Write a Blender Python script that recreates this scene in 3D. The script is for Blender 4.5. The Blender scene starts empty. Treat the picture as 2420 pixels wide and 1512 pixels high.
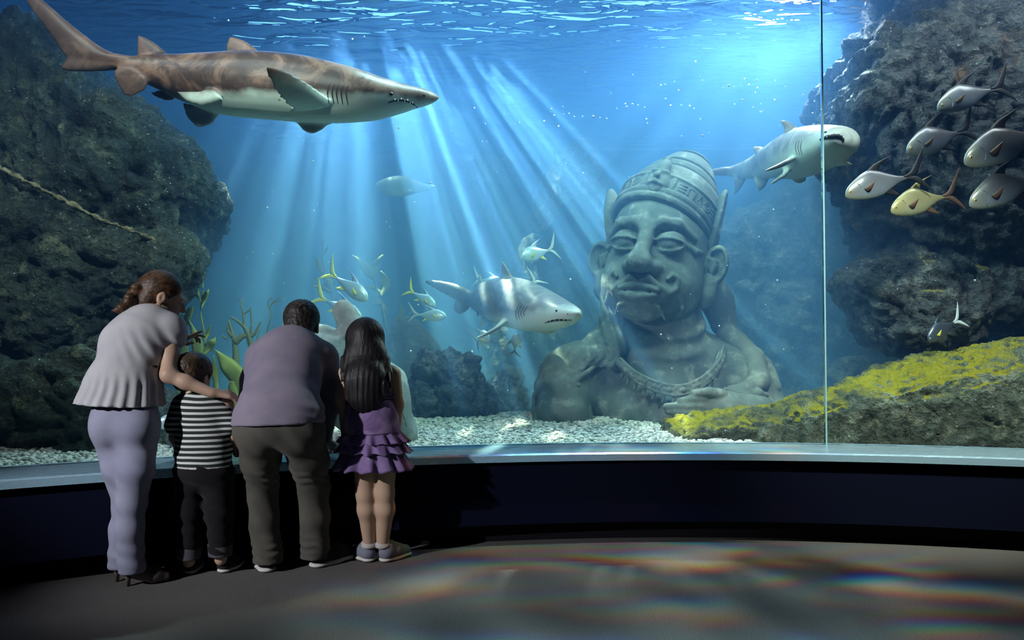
import bpy, bmesh, math, random
import numpy as np
from mathutils import Vector, Matrix, Euler

# ------------------------------------------------------------------ camera, world, lights, exposure
scene = bpy.context.scene
COL = scene.collection
FPX, CAMZ, PITCH = 1800.0, 1.15, math.radians(1.59)
cam_data = bpy.data.cameras.new('camera')
cam_data.sensor_width = 36.0
cam_data.lens = FPX / 2420.0 * 36.0
cam_data.clip_start = 0.05
camera = bpy.data.objects.new('camera', cam_data)
camera.location = (0, 0, CAMZ)
camera.rotation_euler = (math.pi / 2 + PITCH, 0, 0)
COL.objects.link(camera)
scene.camera = camera
scene.view_settings.view_transform = 'Standard'
scene.view_settings.look = 'None'
scene.view_settings.gamma = 1.0
scene.view_settings.use_curve_mapping = False
scene.view_settings.exposure = 0.0
scene.cycles.max_bounces = 3
scene.cycles.diffuse_bounces = 1
scene.cycles.glossy_bounces = 2
scene.cycles.transmission_bounces = 3
scene.cycles.transparent_max_bounces = 8
scene.cycles.adaptive_threshold = 0.12
scene.cycles.use_light_tree = False
scene.cycles.caustics_reflective = False
scene.cycles.caustics_refractive = False

world = bpy.data.worlds.new('world')
scene.world = world
world.use_nodes = True
world.node_tree.nodes['Background'].inputs[0].default_value = (0.010, 0.014, 0.03, 1)
world.node_tree.nodes['Background'].inputs[1].default_value = 0.35


def aim(o, target):
    d = Vector(target) - o.location
    o.rotation_euler = d.to_track_quat('-Z', 'Y').to_euler()


def area_light(name, loc, target, sx, sy, power, color):
    l = bpy.data.lights.new(name, 'AREA')
    l.shape = 'RECTANGLE'; l.size = sx; l.size_y = sy
    l.energy = power; l.color = color
    o = bpy.data.objects.new(name, l); COL.objects.link(o)
    o.location = loc; aim(o, target)
    return o


def spot_light(name, loc, target, power, color, angle, blend=0.3, radius=0.05):
    l = bpy.data.lights.new(name, 'SPOT')
    l.energy = power; l.color = color; l.spot_size = math.radians(angle)
    l.spot_blend = blend; l.shadow_soft_size = radius
    o = bpy.data.objects.new(name, l); COL.objects.link(o)
    o.location = loc; aim(o, target)
    return o


def gobo(o, kind, scale=(10, 10), lo=0.4, hi=0.7, seed=0.0, disperse=0.0, floor=0.0):
    """ripple pattern that the moving water throws into a lamp's beam"""
    l = o.data; l.use_nodes = True
    nt = l.node_tree; N = nt.nodes; L = nt.links
    em = N['Emission']
    tc = N.new('ShaderNodeTexCoord')
    sep = N.new('ShaderNodeSeparateXYZ'); L.new(tc.outputs['Normal'], sep.inputs[0])
    def m(op, a, b):
        n = N.new('ShaderNodeMath'); n.operation = op
        for i, v in enumerate((a, b)):
            if hasattr(v, 'is_output'): L.new(v, n.inputs[i])
            else: n.inputs[i].default_value = v
        return n.outputs[0]
    u = m('DIVIDE', sep.outputs[0], sep.outputs[2]); v = m('DIVIDE', sep.outputs[1], sep.outputs[2])
    us = m('MULTIPLY', u, scale[0]); vs = m('MULTIPLY', v, scale[1])
    chans = []
    for c in range(3 if disperse else 1):
        cb = N.new('ShaderNodeCombineXYZ')
        L.new(m('ADD', us, (c - 1) * disperse if disperse else 0.0), cb.inputs[0]); L.new(vs, cb.inputs[1])
        cb.inputs[2].default_value = seed
        nz = N.new('ShaderNodeTexNoise'); nz.inputs['Scale'].default_value = 1.0
        nz.inputs['Detail'].default_value = 1.6 if kind == 'shaft' else 2.2
        nz.inputs['Distortion'].default_value = 0.0 if kind == 'shaft' else 0.9
        L.new(cb.outputs[0], nz.inputs['Vector'])
        mr = N.new('ShaderNodeMapRange'); mr.interpolation_type = 'SMOOTHSTEP'
        mr.inputs['From Min'].default_value = lo; mr.inputs['From Max'].default_value = hi
        mr.inputs['To Min'].default_value = floor
        L.new(nz.outputs['Fac'], mr.inputs['Value'])
        chans.append(mr.outputs[0])
    if disperse:
        cc = N.new('ShaderNodeCombineColor')
        for i in range(3): L.new(chans[i], cc.inputs[i])
        L.new(cc.outputs[0], em.inputs['Color'])
        em.inputs['Strength'].default_value = 1.0
    else:
        L.new(chans[0], em.inputs['Strength'])


SURF = 3.9            # height of the water surface
# lamps hung over the tank; unseen fill lamps added under water by the window
area_light('tank_flood_lamp', (0.2, 8.4, 5.2), (0.2, 8.4, 0), 8.0, 4.5, 480, (0.15, 0.46, 1.0))
WH = (0.86, 0.98, 0.98)
TEAL = (0.58, 0.94, 0.96)
area_light('window_fill_lamp', (-2.3, 4.15, 3.72), (-2.6, 6.0, 1.2), 2.2, 0.35, 22, WH)
area_light('window_fill_lamp', (0.4, 4.95, 3.72), (0.4, 5.9, 0.4), 2.6, 0.35, 125, TEAL)
area_light('window_fill_lamp', (3.0, 4.75, 3.72), (3.0, 6.4, 0.8), 2.2, 0.35, 42, WH)
area_light('surface_lamp', (2.85, 7.4, 4.32), (0.6, 6.2, 2.4), 1.0, 0.14, 170, (0.95, 0.98, 1.0))
sh = spot_light('tank_beam_lamp', (-1.75, 8.2, 6.0), (-0.75, 8.0, 0.3), 100000, (0.76, 0.88, 1.0), 74, 0.6, 0.02)
gobo(sh, 'shaft', (5.0, 30), 0.54, 0.76, 6.4, floor=0.012)
sr = spot_light('cliff_beam_lamp', (2.55, 6.9, 4.7), (1.4, 6.5, 0.8), 5600, (0.70, 0.88, 1.0), 100, 0.6, 0.10)
gobo(sr, 'shaft', (4.0, 20), 0.42, 0.70, 9.2, floor=0.25)
# lamps on the visitors' side: two unseen fills added to brighten the rocks, one at the visitors, one throwing patterned ripples on the floor
spot_light('tank_fill_lamp', (2.2, 2.0, 4.4), (2.45, 5.2, 0.55), 1150, (0.95, 1.0, 0.86), 38, 0.7, 0.15)
kl = spot_light('tank_fill_lamp', (-1.2, 1.8, 4.6), (-2.5, 5.4, 2.0), 760, (0.90, 1.0, 0.88), 46, 0.7, 0.15)
gobo(kl, 'caustic', (26, 26), 0.40, 0.66, 4.2, floor=0.45)
spot_light('visitor_spot_lamp', (-4.3, 0.2, 2.6), (-1.25, 3.9, 0.82), 800, (0.95, 0.95, 1.0), 31, 0.7, 0.06)
cf = spot_light('floor_caustic_lamp', (1.3, 3.75, 4.3), (0.85, 3.72, 0.0), 1500, (1.0, 0.93, 0.84), 48, 1.0, 0.05)
gobo(cf, 'caustic', (11, 4.2), 0.42, 0.80, 1.7, disperse=0.17, floor=0.02)


# ------------------------------------------------------------------ helpers
def P(px, py, d):
    """point of the place seen at photograph position px, py at a distance d into the room"""
    c, s = math.cos(PITCH), math.sin(PITCH)
    x = (px - 1210.0) / FPX; u = (756.0 - py) / FPX
    Y = c - u * s; Z = s + u * c
    t = d / Y
    return Vector((x * t, d, CAMZ + Z * t))


def tag(o, label=None, cat=None, group=None, kind=None):
    if label: o['label'] = label
    if cat: o['category'] = cat
    if group: o['group'] = group
    if kind: o['kind'] = kind
    return o


def link(name, me, mat=None, parent=None):
    o = bpy.data.objects.new(name, me)
    COL.objects.link(o)
    if mat: me.materials.append(mat)
    if parent: o.parent = parent
    return o


def thing(name, label, cat, loc=(0, 0, 0), group=None):
    o = bpy.data.objects.new(name, None)
    o.empty_display_size = 0.05
    COL.objects.link(o); o.location = loc
    return tag(o, label, cat, group)


def np_mesh(name, verts, faces, smooth=True):
    me = bpy.data.meshes.new(name)
    verts = np.asarray(verts, dtype=np.float32)
    if isinstance(faces, np.ndarray):
        n, k = faces.shape
        me.vertices.add(len(verts)); me.vertices.foreach_set('co', verts.ravel())
        me.loops.add(n * k); me.loops.foreach_set('vertex_index', faces.astype(np.int32).ravel())
        me.polygons.add(n)
        me.polygons.foreach_set('loop_start', np.arange(0, n * k, k, dtype=np.int32))
        me.update(calc_edges=True)
    else:
        me.from_pydata([tuple(v) for v in verts], [], faces)
        me.update()
    if smooth:
        me.polygons.foreach_set('use_smooth', np.ones(len(me.polygons), dtype=bool))
    return me


def rel(me, origin):
    """move mesh data so that origin becomes the object's own zero point"""
    me.transform(Matrix.Translation(-Vector(origin)))
    return me


# --- noise
_rng = np.random.default_rng(7)
_perm = np.concatenate([_rng.permutation(256)] * 2).astype(np.int64)
_grad = _rng.normal(size=(256, 3)); _grad /= np.linalg.norm(_grad, axis=1)[:, None]


def gnoise(p):
    p = np.asarray(p, dtype=np.float64)
    i = np.floor(p).astype(np.int64); f = p - i
    i &= 255
    u = f * f * f * (f * (f * 6 - 15) + 10)
    out = 0
    for dx in (0, 1):
        for dy in (0, 1):
            for dz in (0, 1):
                h = _perm[(_perm[(_perm[(i[:, 0] + dx) & 255] + i[:, 1] + dy) & 255] + i[:, 2] + dz) & 255]
                g = _grad[h]
                d = (g * (f - (dx, dy, dz))).sum(1)
                w = (u[:, 0] if dx else 1 - u[:, 0]) * (u[:, 1] if dy else 1 - u[:, 1]) * (u[:, 2] if dz else 1 - u[:, 2])
                out = out + d * w
    return out * 1.5


def fbm(p, octaves=4, gain=0.5, lac=2.03, ridged=0):
    a, s, out = 1.0, 1.0, 0
    for o in range(octaves):
        n = gnoise(p * s + 17.3 * o)
        if ridged == 1: n = 0.5 - np.abs(n) * 1.6
        elif ridged == 2: n = np.sqrt(np.abs(n) + 0.003) * 1.5 - 0.75     # rounded lumps parted by sharp clefts
        out = out + a * n
        a *= gain; s *= lac
    return out


# --- signed distance sculpting
class Sculpt:
    def __init__(self, lo, hi, h):
        self.h = h; self.lo = np.array(lo, float)
        self.n = np.ceil((np.array(hi, float) - self.lo) / h).astype(int) + 1
        self.F = np.full(self.n, 10.0, dtype=np.float32)
        self.ax = [(self.lo[i] + h * np.arange(self.n[i])).astype(np.float32) for i in range(3)]

    def _box(self, lo, hi):
        a = np.clip(np.floor((np.array(lo) - self.lo) / self.h).astype(int), 0, self.n)
        b = np.clip(np.ceil((np.array(hi) - self.lo) / self.h).astype(int) + 1, 0, self.n)
        return tuple(slice(a[i], b[i]) for i in range(3))

    def apply(self, fn, lo, hi, k=0.0, op='add'):
        m = 2 * k + 3 * self.h
        sl = self._box(np.array(lo) - m, np.array(hi) + m)
        if any(s.stop <= s.start for s in sl): return self
        x = self.ax[0][sl[0]][:, None, None]; y = self.ax[1][sl[1]][None, :, None]; z = self.ax[2][sl[2]][None, None, :]
        d = fn(x, y, z).astype(np.float32)
        A = self.F[sl]
        if op == 'sub': d = -d
        if op == 'add':
            if k > 0:
                hh = np.maximum(k - np.abs(A - d), 0) / k
                r = np.minimum(A, d) - hh * hh * k * 0.25
            else: r = np.minimum(A, d)
        else:
            if k > 0:
                hh = np.maximum(k - np.abs(A - d), 0) / k
                r = np.maximum(A, d) + hh * hh * k * 0.25
            else: r = np.maximum(A, d)
        self.F[sl] = r
        return self

    def cone(self, a, b, r1, r2, k=0.0, op='add', sq=(1, 1, 1)):
        """tapered capsule from a to b"""
        a = np.array(a, float); b = np.array(b, float); ab = b - a; L2 = max((ab * ab).sum(), 1e-9)
        R = max(r1, r2)
        def fn(x, y, z):
            t = ((x - a[0]) * ab[0] + (y - a[1]) * ab[1] + (z - a[2]) * ab[2]) / L2
            t = np.clip(t, 0, 1)
            dx = (x - a[0] - t * ab[0]) / sq[0]; dy = (y - a[1] - t * ab[1]) / sq[1]; dz = (z - a[2] - t * ab[2]) / sq[2]
            return np.sqrt(dx * dx + dy * dy + dz * dz) - (r1 + (r2 - r1) * t)
        return self.apply(fn, np.minimum(a, b) - R * max(sq), np.maximum(a, b) + R * max(sq), k, op)

    def chain(self, pts, radii, k=0.0, op='add', sq=(1, 1, 1)):
        for i in range(len(pts) - 1):
            self.cone(pts[i], pts[i + 1], radii[i], radii[i + 1], k, op, sq)
        return self

    def ell(self, c, r, k=0.0, op='add', rot=None):
        c = np.array(c, float); r = np.array(r, float)
        R = np.array(Euler(rot).to_matrix()) if rot is not None else np.eye(3)
        mr = r.max() if rot is not None else r
        def fn(x, y, z):
            X, Y, Z = x - c[0], y - c[1], z - c[2]
            p = [R[0, i] * X + R[1, i] * Y + R[2, i] * Z for i in range(3)]
            k0 = np.sqrt(sum((p[i] / r[i]) ** 2 for i in range(3)))
            k1 = np.sqrt(sum((p[i] / r[i] ** 2) ** 2 for i in range(3))) + 1e-6
            return k0 * (k0 - 1.0) / k1
        return self.apply(fn, c - mr, c + mr, k, op)

    def box(self, c, s, rad=0.01, k=0.0, op='add', rot=None):
        c = np.array(c, float); s = np.array(s, float)
        R = np.array(Euler(rot).to_matrix()) if rot is not None else np.eye(3)
        mr = np.linalg.norm(s) if rot is not None else s
        def fn(x, y, z):
            X, Y, Z = x - c[0], y - c[1], z - c[2]
            q = [np.abs(R[0, i] * X + R[1, i] * Y + R[2, i] * Z) - s[i] + rad for i in range(3)]
            o = np.sqrt(sum(np.maximum(v, 0) ** 2 for v in q))
            return o + np.minimum(np.maximum(np.maximum(q[0], q[1]), q[2]), 0) - rad
        return self.apply(fn, c - mr, c + mr, k, op)

    def torus(self, c, R0, r, rot=(0, 0, 0), k=0.0, op='add', sq=(1.0, 1.0)):
        c = np.array(c, float); M = np.array(Euler(rot).to_matrix()); mr = (R0 + r) * max(sq)
        def fn(x, y, z):
            X, Y, Z = x - c[0], y - c[1], z - c[2]
            p = [M[0, i] * X + M[1, i] * Y + M[2, i] * Z for i in range(3)]
            q = np.sqrt((p[0] / sq[0]) ** 2 + (p[1] / sq[1]) ** 2) - R0
            return np.sqrt(q * q + p[2] ** 2) - r
        return self.apply(fn, c - mr, c + mr, k, op)

    def field(self, fn, lo=None, hi=None):
        """add a small relief to the distance inside a box"""
        lo = self.lo if lo is None else lo; hi = self.lo + self.h * self.n if hi is None else hi
        sl = self._box(lo, hi)
        x = self.ax[0][sl[0]][:, None, None]; y = self.ax[1][sl[1]][None, :, None]; z = self.ax[2][sl[2]][None, None, :]
        self.F[sl] += np.asarray(fn(x, y, z), dtype=np.float32)
        return self

    def mesh(self, name, relax=0):
        F = self.F; n = F.shape
        F[0], F[-1] = 10, 10; F[:, 0], F[:, -1] = 10, 10; F[:, :, 0], F[:, :, -1] = 10, 10
        S = F < 0
        cs = [S[i:n[0] - 1 + i, j:n[1] - 1 + j, k:n[2] - 1 + k] for i in (0, 1) for j in (0, 1) for k in (0, 1)]
        anyv = cs[0].copy(); allv = cs[0].copy()
        for c in cs[1:]: anyv |= c; allv &= c
        act = anyv & ~allv
        idx = np.argwhere(act)
        ids = np.full(act.shape, -1, dtype=np.int32); ids[act] = np.arange(len(idx))
        corner = {}
        for i in (0, 1):
            for j in (0, 1):
                for k in (0, 1):
                    corner[(i, j, k)] = F[idx[:, 0] + i, idx[:, 1] + j, idx[:, 2] + k]
        acc = np.zeros((len(idx), 3)); cnt = np.zeros(len(idx))
        for axis in range(3):
            for a in (0, 1):
                for b in (0, 1):
                    o = [a, b]; o.insert(axis, 0); c0 = tuple(o); o[axis] = 1; c1 = tuple(o)
                    f0, f1 = corner[c0], corner[c1]
                    m = (f0 < 0) != (f1 < 0)
                    t = np.where(m, f0 / np.where(m, f0 - f1, 1), 0)
                    pt = np.zeros((len(idx), 3)); pt[:] = c0; pt[:, axis] = t
                    acc += pt * m[:, None]; cnt += m
        V = (idx + acc / cnt[:, None]) * self.h + self.lo
        faces = []
        for axis in range(3):
            s0 = [slice(None)] * 3; s1 = [slice(None)] * 3
            s0[axis] = slice(0, -1); s1[axis] = slice(1, None)
            A, B = S[tuple(s0)], S[tuple(s1)]
            e = np.argwhere(A != B)
            u, v = (axis + 1) % 3, (axis + 2) % 3
            e = e[(e[:, u] > 0) & (e[:, v] > 0) & (e[:, u] < n[u] - 1) & (e[:, v] < n[v] - 1)]
            fl = A[e[:, 0], e[:, 1], e[:, 2]]
            q = []
            for du, dv in ((1, 1), (0, 1), (0, 0), (1, 0)):
                c = e.copy(); c[:, u] -= du; c[:, v] -= dv
                q.append(ids[c[:, 0], c[:, 1], c[:, 2]])
            q = np.stack(q, 1)
            q[~fl] = q[~fl][:, ::-1]
            faces.append(q)
        Q = np.concatenate(faces)
        for _ in range(relax):
            acc = np.zeros_like(V); c = np.zeros(len(V))
            for a in range(4):
                b = (a + 1) % 4
                np.add.at(acc, Q[:, a], V[Q[:, b]]); np.add.at(acc, Q[:, b], V[Q[:, a]])
                np.add.at(c, Q[:, a], 1); np.add.at(c, Q[:, b], 1)
            V = 0.5 * V + 0.5 * acc / c[:, None]
        return np_mesh(name, V, Q)


def displace(me, fn):
    """push vertices along their normals by fn(points, normals)"""
    n = len(me.vertices)
    co = np.empty(n * 3, dtype=np.float32); me.vertices.foreach_get('co', co); co = co.reshape(-1, 3)
    no = np.empty(n * 3, dtype=np.float32); me.vertices.foreach_get('normal', no); no = no.reshape(-1, 3)
    co = co + no * np.asarray(fn(co.astype(float), no))[:, None]
    me.vertices.foreach_set('co', co.astype(np.float32).ravel()); me.update()
    return me


def spline(pts, n):
    """smooth curve through points (Catmull-Rom), n samples"""
    p = np.array([tuple(q) for q in pts], float)
    if len(p) == 2:
        t = np.linspace(0, 1, n)[:, None]; return p[0] * (1 - t) + p[1] * t
    e = np.vstack([2 * p[0] - p[1], p, 2 * p[-1] - p[-2]])
    s = np.linspace(0, len(p) - 1, n); i = np.minimum(s.astype(int), len(p) - 2); t = (s - i)[:, None]
    a, b, c, d = e[i], e[i + 1], e[i + 2], e[i + 3]
    return 0.5 * (2 * b + (c - a) * t + (2 * a - 5 * b + 4 * c - d) * t ** 2 + (3 * b - a - 3 * c + d) * t ** 3)


class MB:
    """collects closed shapes for one mesh"""
    def __init__(self): self.v = []; self.f = []

    def add(self, v, f):
        o = len(self.v); self.v += [tuple(map(float, q)) for q in v]; self.f += [tuple(i + o for i in q) for q in f]
        return self

    def tube(self, pts, radii, seg=8, flat=1.0, n=None, up=(0, 0, 1)):
        if n:
            ts = spline(pts, n); rr = np.interp(np.linspace(0, 1, n), np.linspace(0, 1, len(radii)), radii)
        else: ts = np.array([tuple(p) for p in pts], float); rr = np.array(radii, float)
        v = []; m = len(ts)
        for i in range(m):
            t = ts[min(i + 1, m - 1)] - ts[max(i - 1, 0)]; t /= np.linalg.norm(t) + 1e-9
            u = np.array(up, float); u = u - t * (u @ t)
            if np.linalg.norm(u) < 1e-3: u = np.array((1, 0, 0.0)); u = u - t * (u @ t)
            u /= np.linalg.norm(u); w = np.cross(t, u)
            for j in range(seg):
                a = 2 * math.pi * j / seg
                v.append(ts[i] + rr[i] * (math.cos(a) * w + math.sin(a) * u * flat))
        f = [(i * seg + j, i * seg + (j + 1) % seg, (i + 1) * seg + (j + 1) % seg, (i + 1) * seg + j) for i in range(m - 1) for j in range(seg)]
        f.append(tuple(range(seg))[::-1]); f.append(tuple((m - 1) * seg + j for j in range(seg)))
        return self.add(v, f)

    def fin(self, lead, trail, t0, t1, n=10, m=5, side=None):
        """blade between a leading and a trailing edge, thickness t0 at the root to t1 at the tip"""
        A = spline(lead, n); B = spline(trail, n)
        v = []
        for i in range(n):
            s = i / (n - 1); th = t0 + (t1 - t0) * s
            ch = B[i] - A[i]
            up = (A[min(i + 1, n - 1)] + B[min(i + 1, n - 1)] - A[max(i - 1, 0)] - B[max(i - 1, 0)])
            nrm = np.cross(ch, up) if side is None else np.array(side, float)
            if np.linalg.norm(nrm) < 1e-9: nrm = np.array((0, 1, 0.0))
            nrm /= np.linalg.norm(nrm)
            if side is None and i and (nrm @ last) < 0: nrm = -nrm
            last = nrm
            ring = []
            for j in range(m + 1):
                x = j / m; ring.append(A[i] + ch * x + nrm * th * 0.5 * (2.6 * math.sqrt(x) * (1 - x)))
            for j in range(m - 1, 0, -1):
                x = j / m; ring.append(A[i] + ch * x - nrm * th * 0.5 * (2.6 * math.sqrt(x) * (1 - x)))
            v += ring
        k = 2 * m
        f = [(i * k + j, i * k + (j + 1) % k, (i + 1) * k + (j + 1) % k, (i + 1) * k + j) for i in range(n - 1) for j in range(k)]
        f.append(tuple(range(k))[::-1]); f.append(tuple((n - 1) * k + j for j in range(k)))
        return self.add(v, f)

    def ball(self, c, r, seg=12, rings=8, M=None):
        v = []; r = (r, r, r) if not hasattr(r, '__len__') else r
        for i in range(rings + 1):
            th = math.pi * i / rings
            for j in range(seg):
                a = 2 * math.pi * j / seg
                q = Vector((r[0] * math.sin(th) * math.cos(a), r[1] * math.sin(th) * math.sin(a), r[2] * math.cos(th)))
                if M is not None: q = M @ q
                v.append(Vector(c) + q)
        f = [(i * seg + j, (i + 1) * seg + j, (i + 1) * seg + (j + 1) % seg, i * seg + (j + 1) % seg) for i in range(rings) for j in range(seg)]
        return self.add(v, f)

    def me(self, name, smooth=True, fix=True):
        me = np_mesh(name, np.array(self.v), self.f, smooth)
        if fix:
            bm = bmesh.new(); bm.from_mesh(me)
            bmesh.ops.remove_doubles(bm, verts=bm.verts, dist=1e-5)
            bmesh.ops.recalc_face_normals(bm, faces=bm.faces)
            bm.to_mesh(me); bm.free()
        return me


def fuse(name, me, voxel, smooth=4):
    """grow one continuous skin over the shapes in me"""
    o = bpy.data.objects.new('fuse', me); COL.objects.link(o)
    r = o.modifiers.new('r', 'REMESH'); r.mode = 'VOXEL'; r.voxel_size = voxel
    if smooth:
        s = o.modifiers.new('s', 'SMOOTH'); s.factor = 0.5; s.iterations = smooth
    dg = bpy.context.evaluated_depsgraph_get()
    out = bpy.data.meshes.new_from_object(o.evaluated_get(dg))
    bpy.data.objects.remove(o); bpy.data.meshes.remove(me)
    out.name = name
    out.polygons.foreach_set('use_smooth', np.ones(len(out.polygons), dtype=bool))
    return out


# --- materials
class Mat:
    """small builder for node materials"""
    def __init__(self, name, base=(0.5, 0.5, 0.5), rough=0.6, spec=0.3, metal=0.0):
        self.m = bpy.data.materials.new(name); self.m.use_nodes = True
        self.nt = self.m.node_tree; self.N = self.nt.nodes; self.L = self.nt.links
        self.b = self.N['Principled BSDF']
        self.b.inputs['Base Color'].default_value = (*base, 1)
        self.b.inputs['Roughness'].default_value = rough
        self.b.inputs['Specular IOR Level'].default_value = spec
        self.b.inputs['Metallic'].default_value = metal
        self.tc = self.N.new('ShaderNodeTexCoord')

    def set(self, sock, v):
        if hasattr(v, 'is_output'): self.L.new(v, sock)
        else: sock.default_value = v if not (isinstance(v, tuple) and len(v) == 3 and len(sock.default_value) == 4) else (*v, 1)

    def math(self, op, a, b=0.0, clamp=False):
        n = self.N.new('ShaderNodeMath'); n.operation = op; n.use_clamp = clamp
        self.set(n.inputs[0], a); self.set(n.inputs[1], b); return n.outputs[0]

    def coord(self, scale=(1, 1, 1), src='Object', loc=(0, 0, 0), rot=(0, 0, 0)):
        mp = self.N.new('ShaderNodeMapping'); mp.inputs['Scale'].default_value = scale
        mp.inputs['Location'].default_value = loc; mp.inputs['Rotation'].default_value = rot
        self.L.new(self.tc.outputs[src], mp.inputs[0]); return mp.outputs[0]

    def noise(self, scale=5, detail=4, rough=0.55, vec=None, dist=0.0):
        n = self.N.new('ShaderNodeTexNoise'); n.inputs['Scale'].default_value = scale
        n.inputs['Detail'].default_value = detail; n.inputs['Roughness'].default_value = rough
        n.inputs['Distortion'].default_value = dist
        self.L.new(vec or self.tc.outputs['Object'], n.inputs['Vector']); return n.outputs['Fac']

    def voro(self, scale=5, vec=None, feature='F1'):
        n = self.N.new('ShaderNodeTexVoronoi'); n.inputs['Scale'].default_value = scale; n.feature = feature
        self.L.new(vec or self.tc.outputs['Object'], n.inputs['Vector']); return n.outputs['Distance']

    def ramp(self, fac, stops, interp='LINEAR'):
        r = self.N.new('ShaderNodeValToRGB'); e = r.color_ramp.elements
        r.color_ramp.interpolation = interp
        while len(e) < len(stops): e.new(0.5)
        for i, (p, c) in enumerate(stops):
            e[i].position = p; e[i].color = (*c, 1) if len(c) == 3 else c
        self.L.new(fac, r.inputs[0]); return r.outputs[0]

    def maprange(self, v, a, b, c=0.0, d=1.0):
        n = self.N.new('ShaderNodeMapRange'); n.interpolation_type = 'SMOOTHSTEP'
        self.set(n.inputs['Value'], v)
        for k, q in (('From Min', a), ('From Max', b), ('To Min', c), ('To Max', d)): n.inputs[k].default_value = q
        return n.outputs[0]

    def mix(self, fac, a, b, blend='MIX'):
        n = self.N.new('ShaderNodeMix'); n.data_type = 'RGBA'; n.blend_type = blend
        self.set(n.inputs[0], fac); self.set(n.inputs[6], a); self.set(n.inputs[7], b); return n.outputs[2]

    def xyz(self, src='Object', vec=None):
        s = self.N.new('ShaderNodeSeparateXYZ'); self.L.new(vec or self.tc.outputs[src], s.inputs[0]); return s.outputs

    def normal_z(self):
        g = self.N.new('ShaderNodeNewGeometry'); s = self.N.new('ShaderNodeSeparateXYZ')
        self.L.new(g.outputs['Normal'], s.inputs[0]); return s.outputs[2]

    def color(self, v): self.set(self.b.inputs['Base Color'], v); return self

    def rough(self, v): self.set(self.b.inputs['Roughness'], v); return self

    def bump(self, h, strength=0.4, dist=0.02):
        n = self.N.new('ShaderNodeBump'); n.inputs['Strength'].default_value = strength; n.inputs['Distance'].default_value = dist
        self.L.new(h, n.inputs['Height']); self.L.new(n.outputs[0], self.b.inputs['Normal']); return self
# ------------------------------------------------------------------ the setting
CX, CY = 1.0, -2.5                       # centre of the round viewing hall
A0, A1 = math.radians(-47), math.radians(43)


def arc_pt(r, a, z): return (CX + r * math.sin(a), CY + r * math.cos(a), z)


def arc_y(x, r): return CY + math.sqrt(max(r * r - (x - CX) ** 2, 0))


def lathe_arc(name, profile, n=72, a0=A0, a1=A1, closed=True, smooth=False):
    """sweep a profile of (radius, height) around the hall's centre"""
    v = []; k = len(profile)
    for i in range(n + 1):
        a = a0 + (a1 - a0) * i / n
        v += [arc_pt(r, a, z) for r, z in profile]
    f = []
    for i in range(n):
        for j in range(k if closed else k - 1):
            j2 = (j + 1) % k
            f.append((i * k + j, i * k + j2, (i + 1) * k + j2, (i + 1) * k + j))
    if closed:
        f.append(tuple(range(k))); f.append(tuple(n * k + j for j in range(k))[::-1])
    me = np_mesh(name, np.array(v), f, smooth)
    bm = bmesh.new(); bm.from_mesh(me); bmesh.ops.recalc_face_normals(bm, faces=bm.faces); bm.to_mesh(me); bm.free()
    return me


R_KICK, R_FACE, R_SILL, R_GLASS = 7.0, 6.88, 6.84, 7.22
SILL = 0.52

m = Mat('carpet', rough=0.95, spec=0.1)
fine = m.noise(260, 2, 0.7); broad = m.noise(3.0, 4)
m.color(m.mix(m.maprange(fine, 0.35, 0.7), m.mix(broad, (0.07, 0.068, 0.07), (0.11, 0.105, 0.10)), (0.24, 0.23, 0.22)))
m.bump(fine, 0.6, 0.006)
carpet = m.m
v = []; f = []
n = 72
me = bpy.data.meshes.new('floor')
bm = bmesh.new()
edge = [bm.verts.new(arc_pt(R_KICK + 0.02, A0 + (A1 - A0) * i / n, 0)) for i in range(n + 1)]
back = [bm.verts.new((edge[i].co.x, -3.0, 0)) for i in range(n + 1)]
for i in range(n): bm.faces.new((edge[i], back[i], back[i + 1], edge[i + 1]))
bmesh.ops.recalc_face_normals(bm, faces=bm.faces)
bm.to_mesh(me); bm.free()
tag(link('floor', me, carpet), 'dark grey carpeted floor of the viewing hall', kind='structure')

m = Mat('navy_panel', (0.0045, 0.0065, 0.019), 0.8, 0.05)
m.bump(m.noise(90, 2), 0.15, 0.003)
tag(link('wall_front', lathe_arc('wall_front', [(R_FACE, 0.12), (R_FACE, 0.475), (R_GLASS + 0.2, 0.475), (R_GLASS + 0.2, 0.12)]), m.m),
    'dark navy curved parapet under the tank window', kind='structure')
m = Mat('kick_black', (0.010, 0.010, 0.014), 0.8, 0.1)
tag(link('baseboard_front', lathe_arc('baseboard_front', [(R_KICK, 0.0), (R_KICK, 0.12), (R_GLASS, 0.12), (R_GLASS, 0.0)]), m.m),
    'black recessed plinth at the foot of the parapet', kind='structure')

m = Mat('sill_metal', (0.42, 0.66, 0.80), 0.22, 0.6, 0.35)
vec = m.coord((0.6, 14, 14))
m.rough(m.maprange(m.noise(6, 3, vec=vec), 0.3, 0.7, 0.20, 0.30))
sill = lathe_arc('trim_1', [(R_SILL, 0.475), (R_SILL, SILL - 0.008), (R_SILL + 0.008, SILL), (R_GLASS + 0.06, SILL), (R_GLASS + 0.06, 0.475)])
tag(link('trim_1', sill, m.m), 'polished blue-grey metal sill along the tank window', kind='structure')

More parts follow.
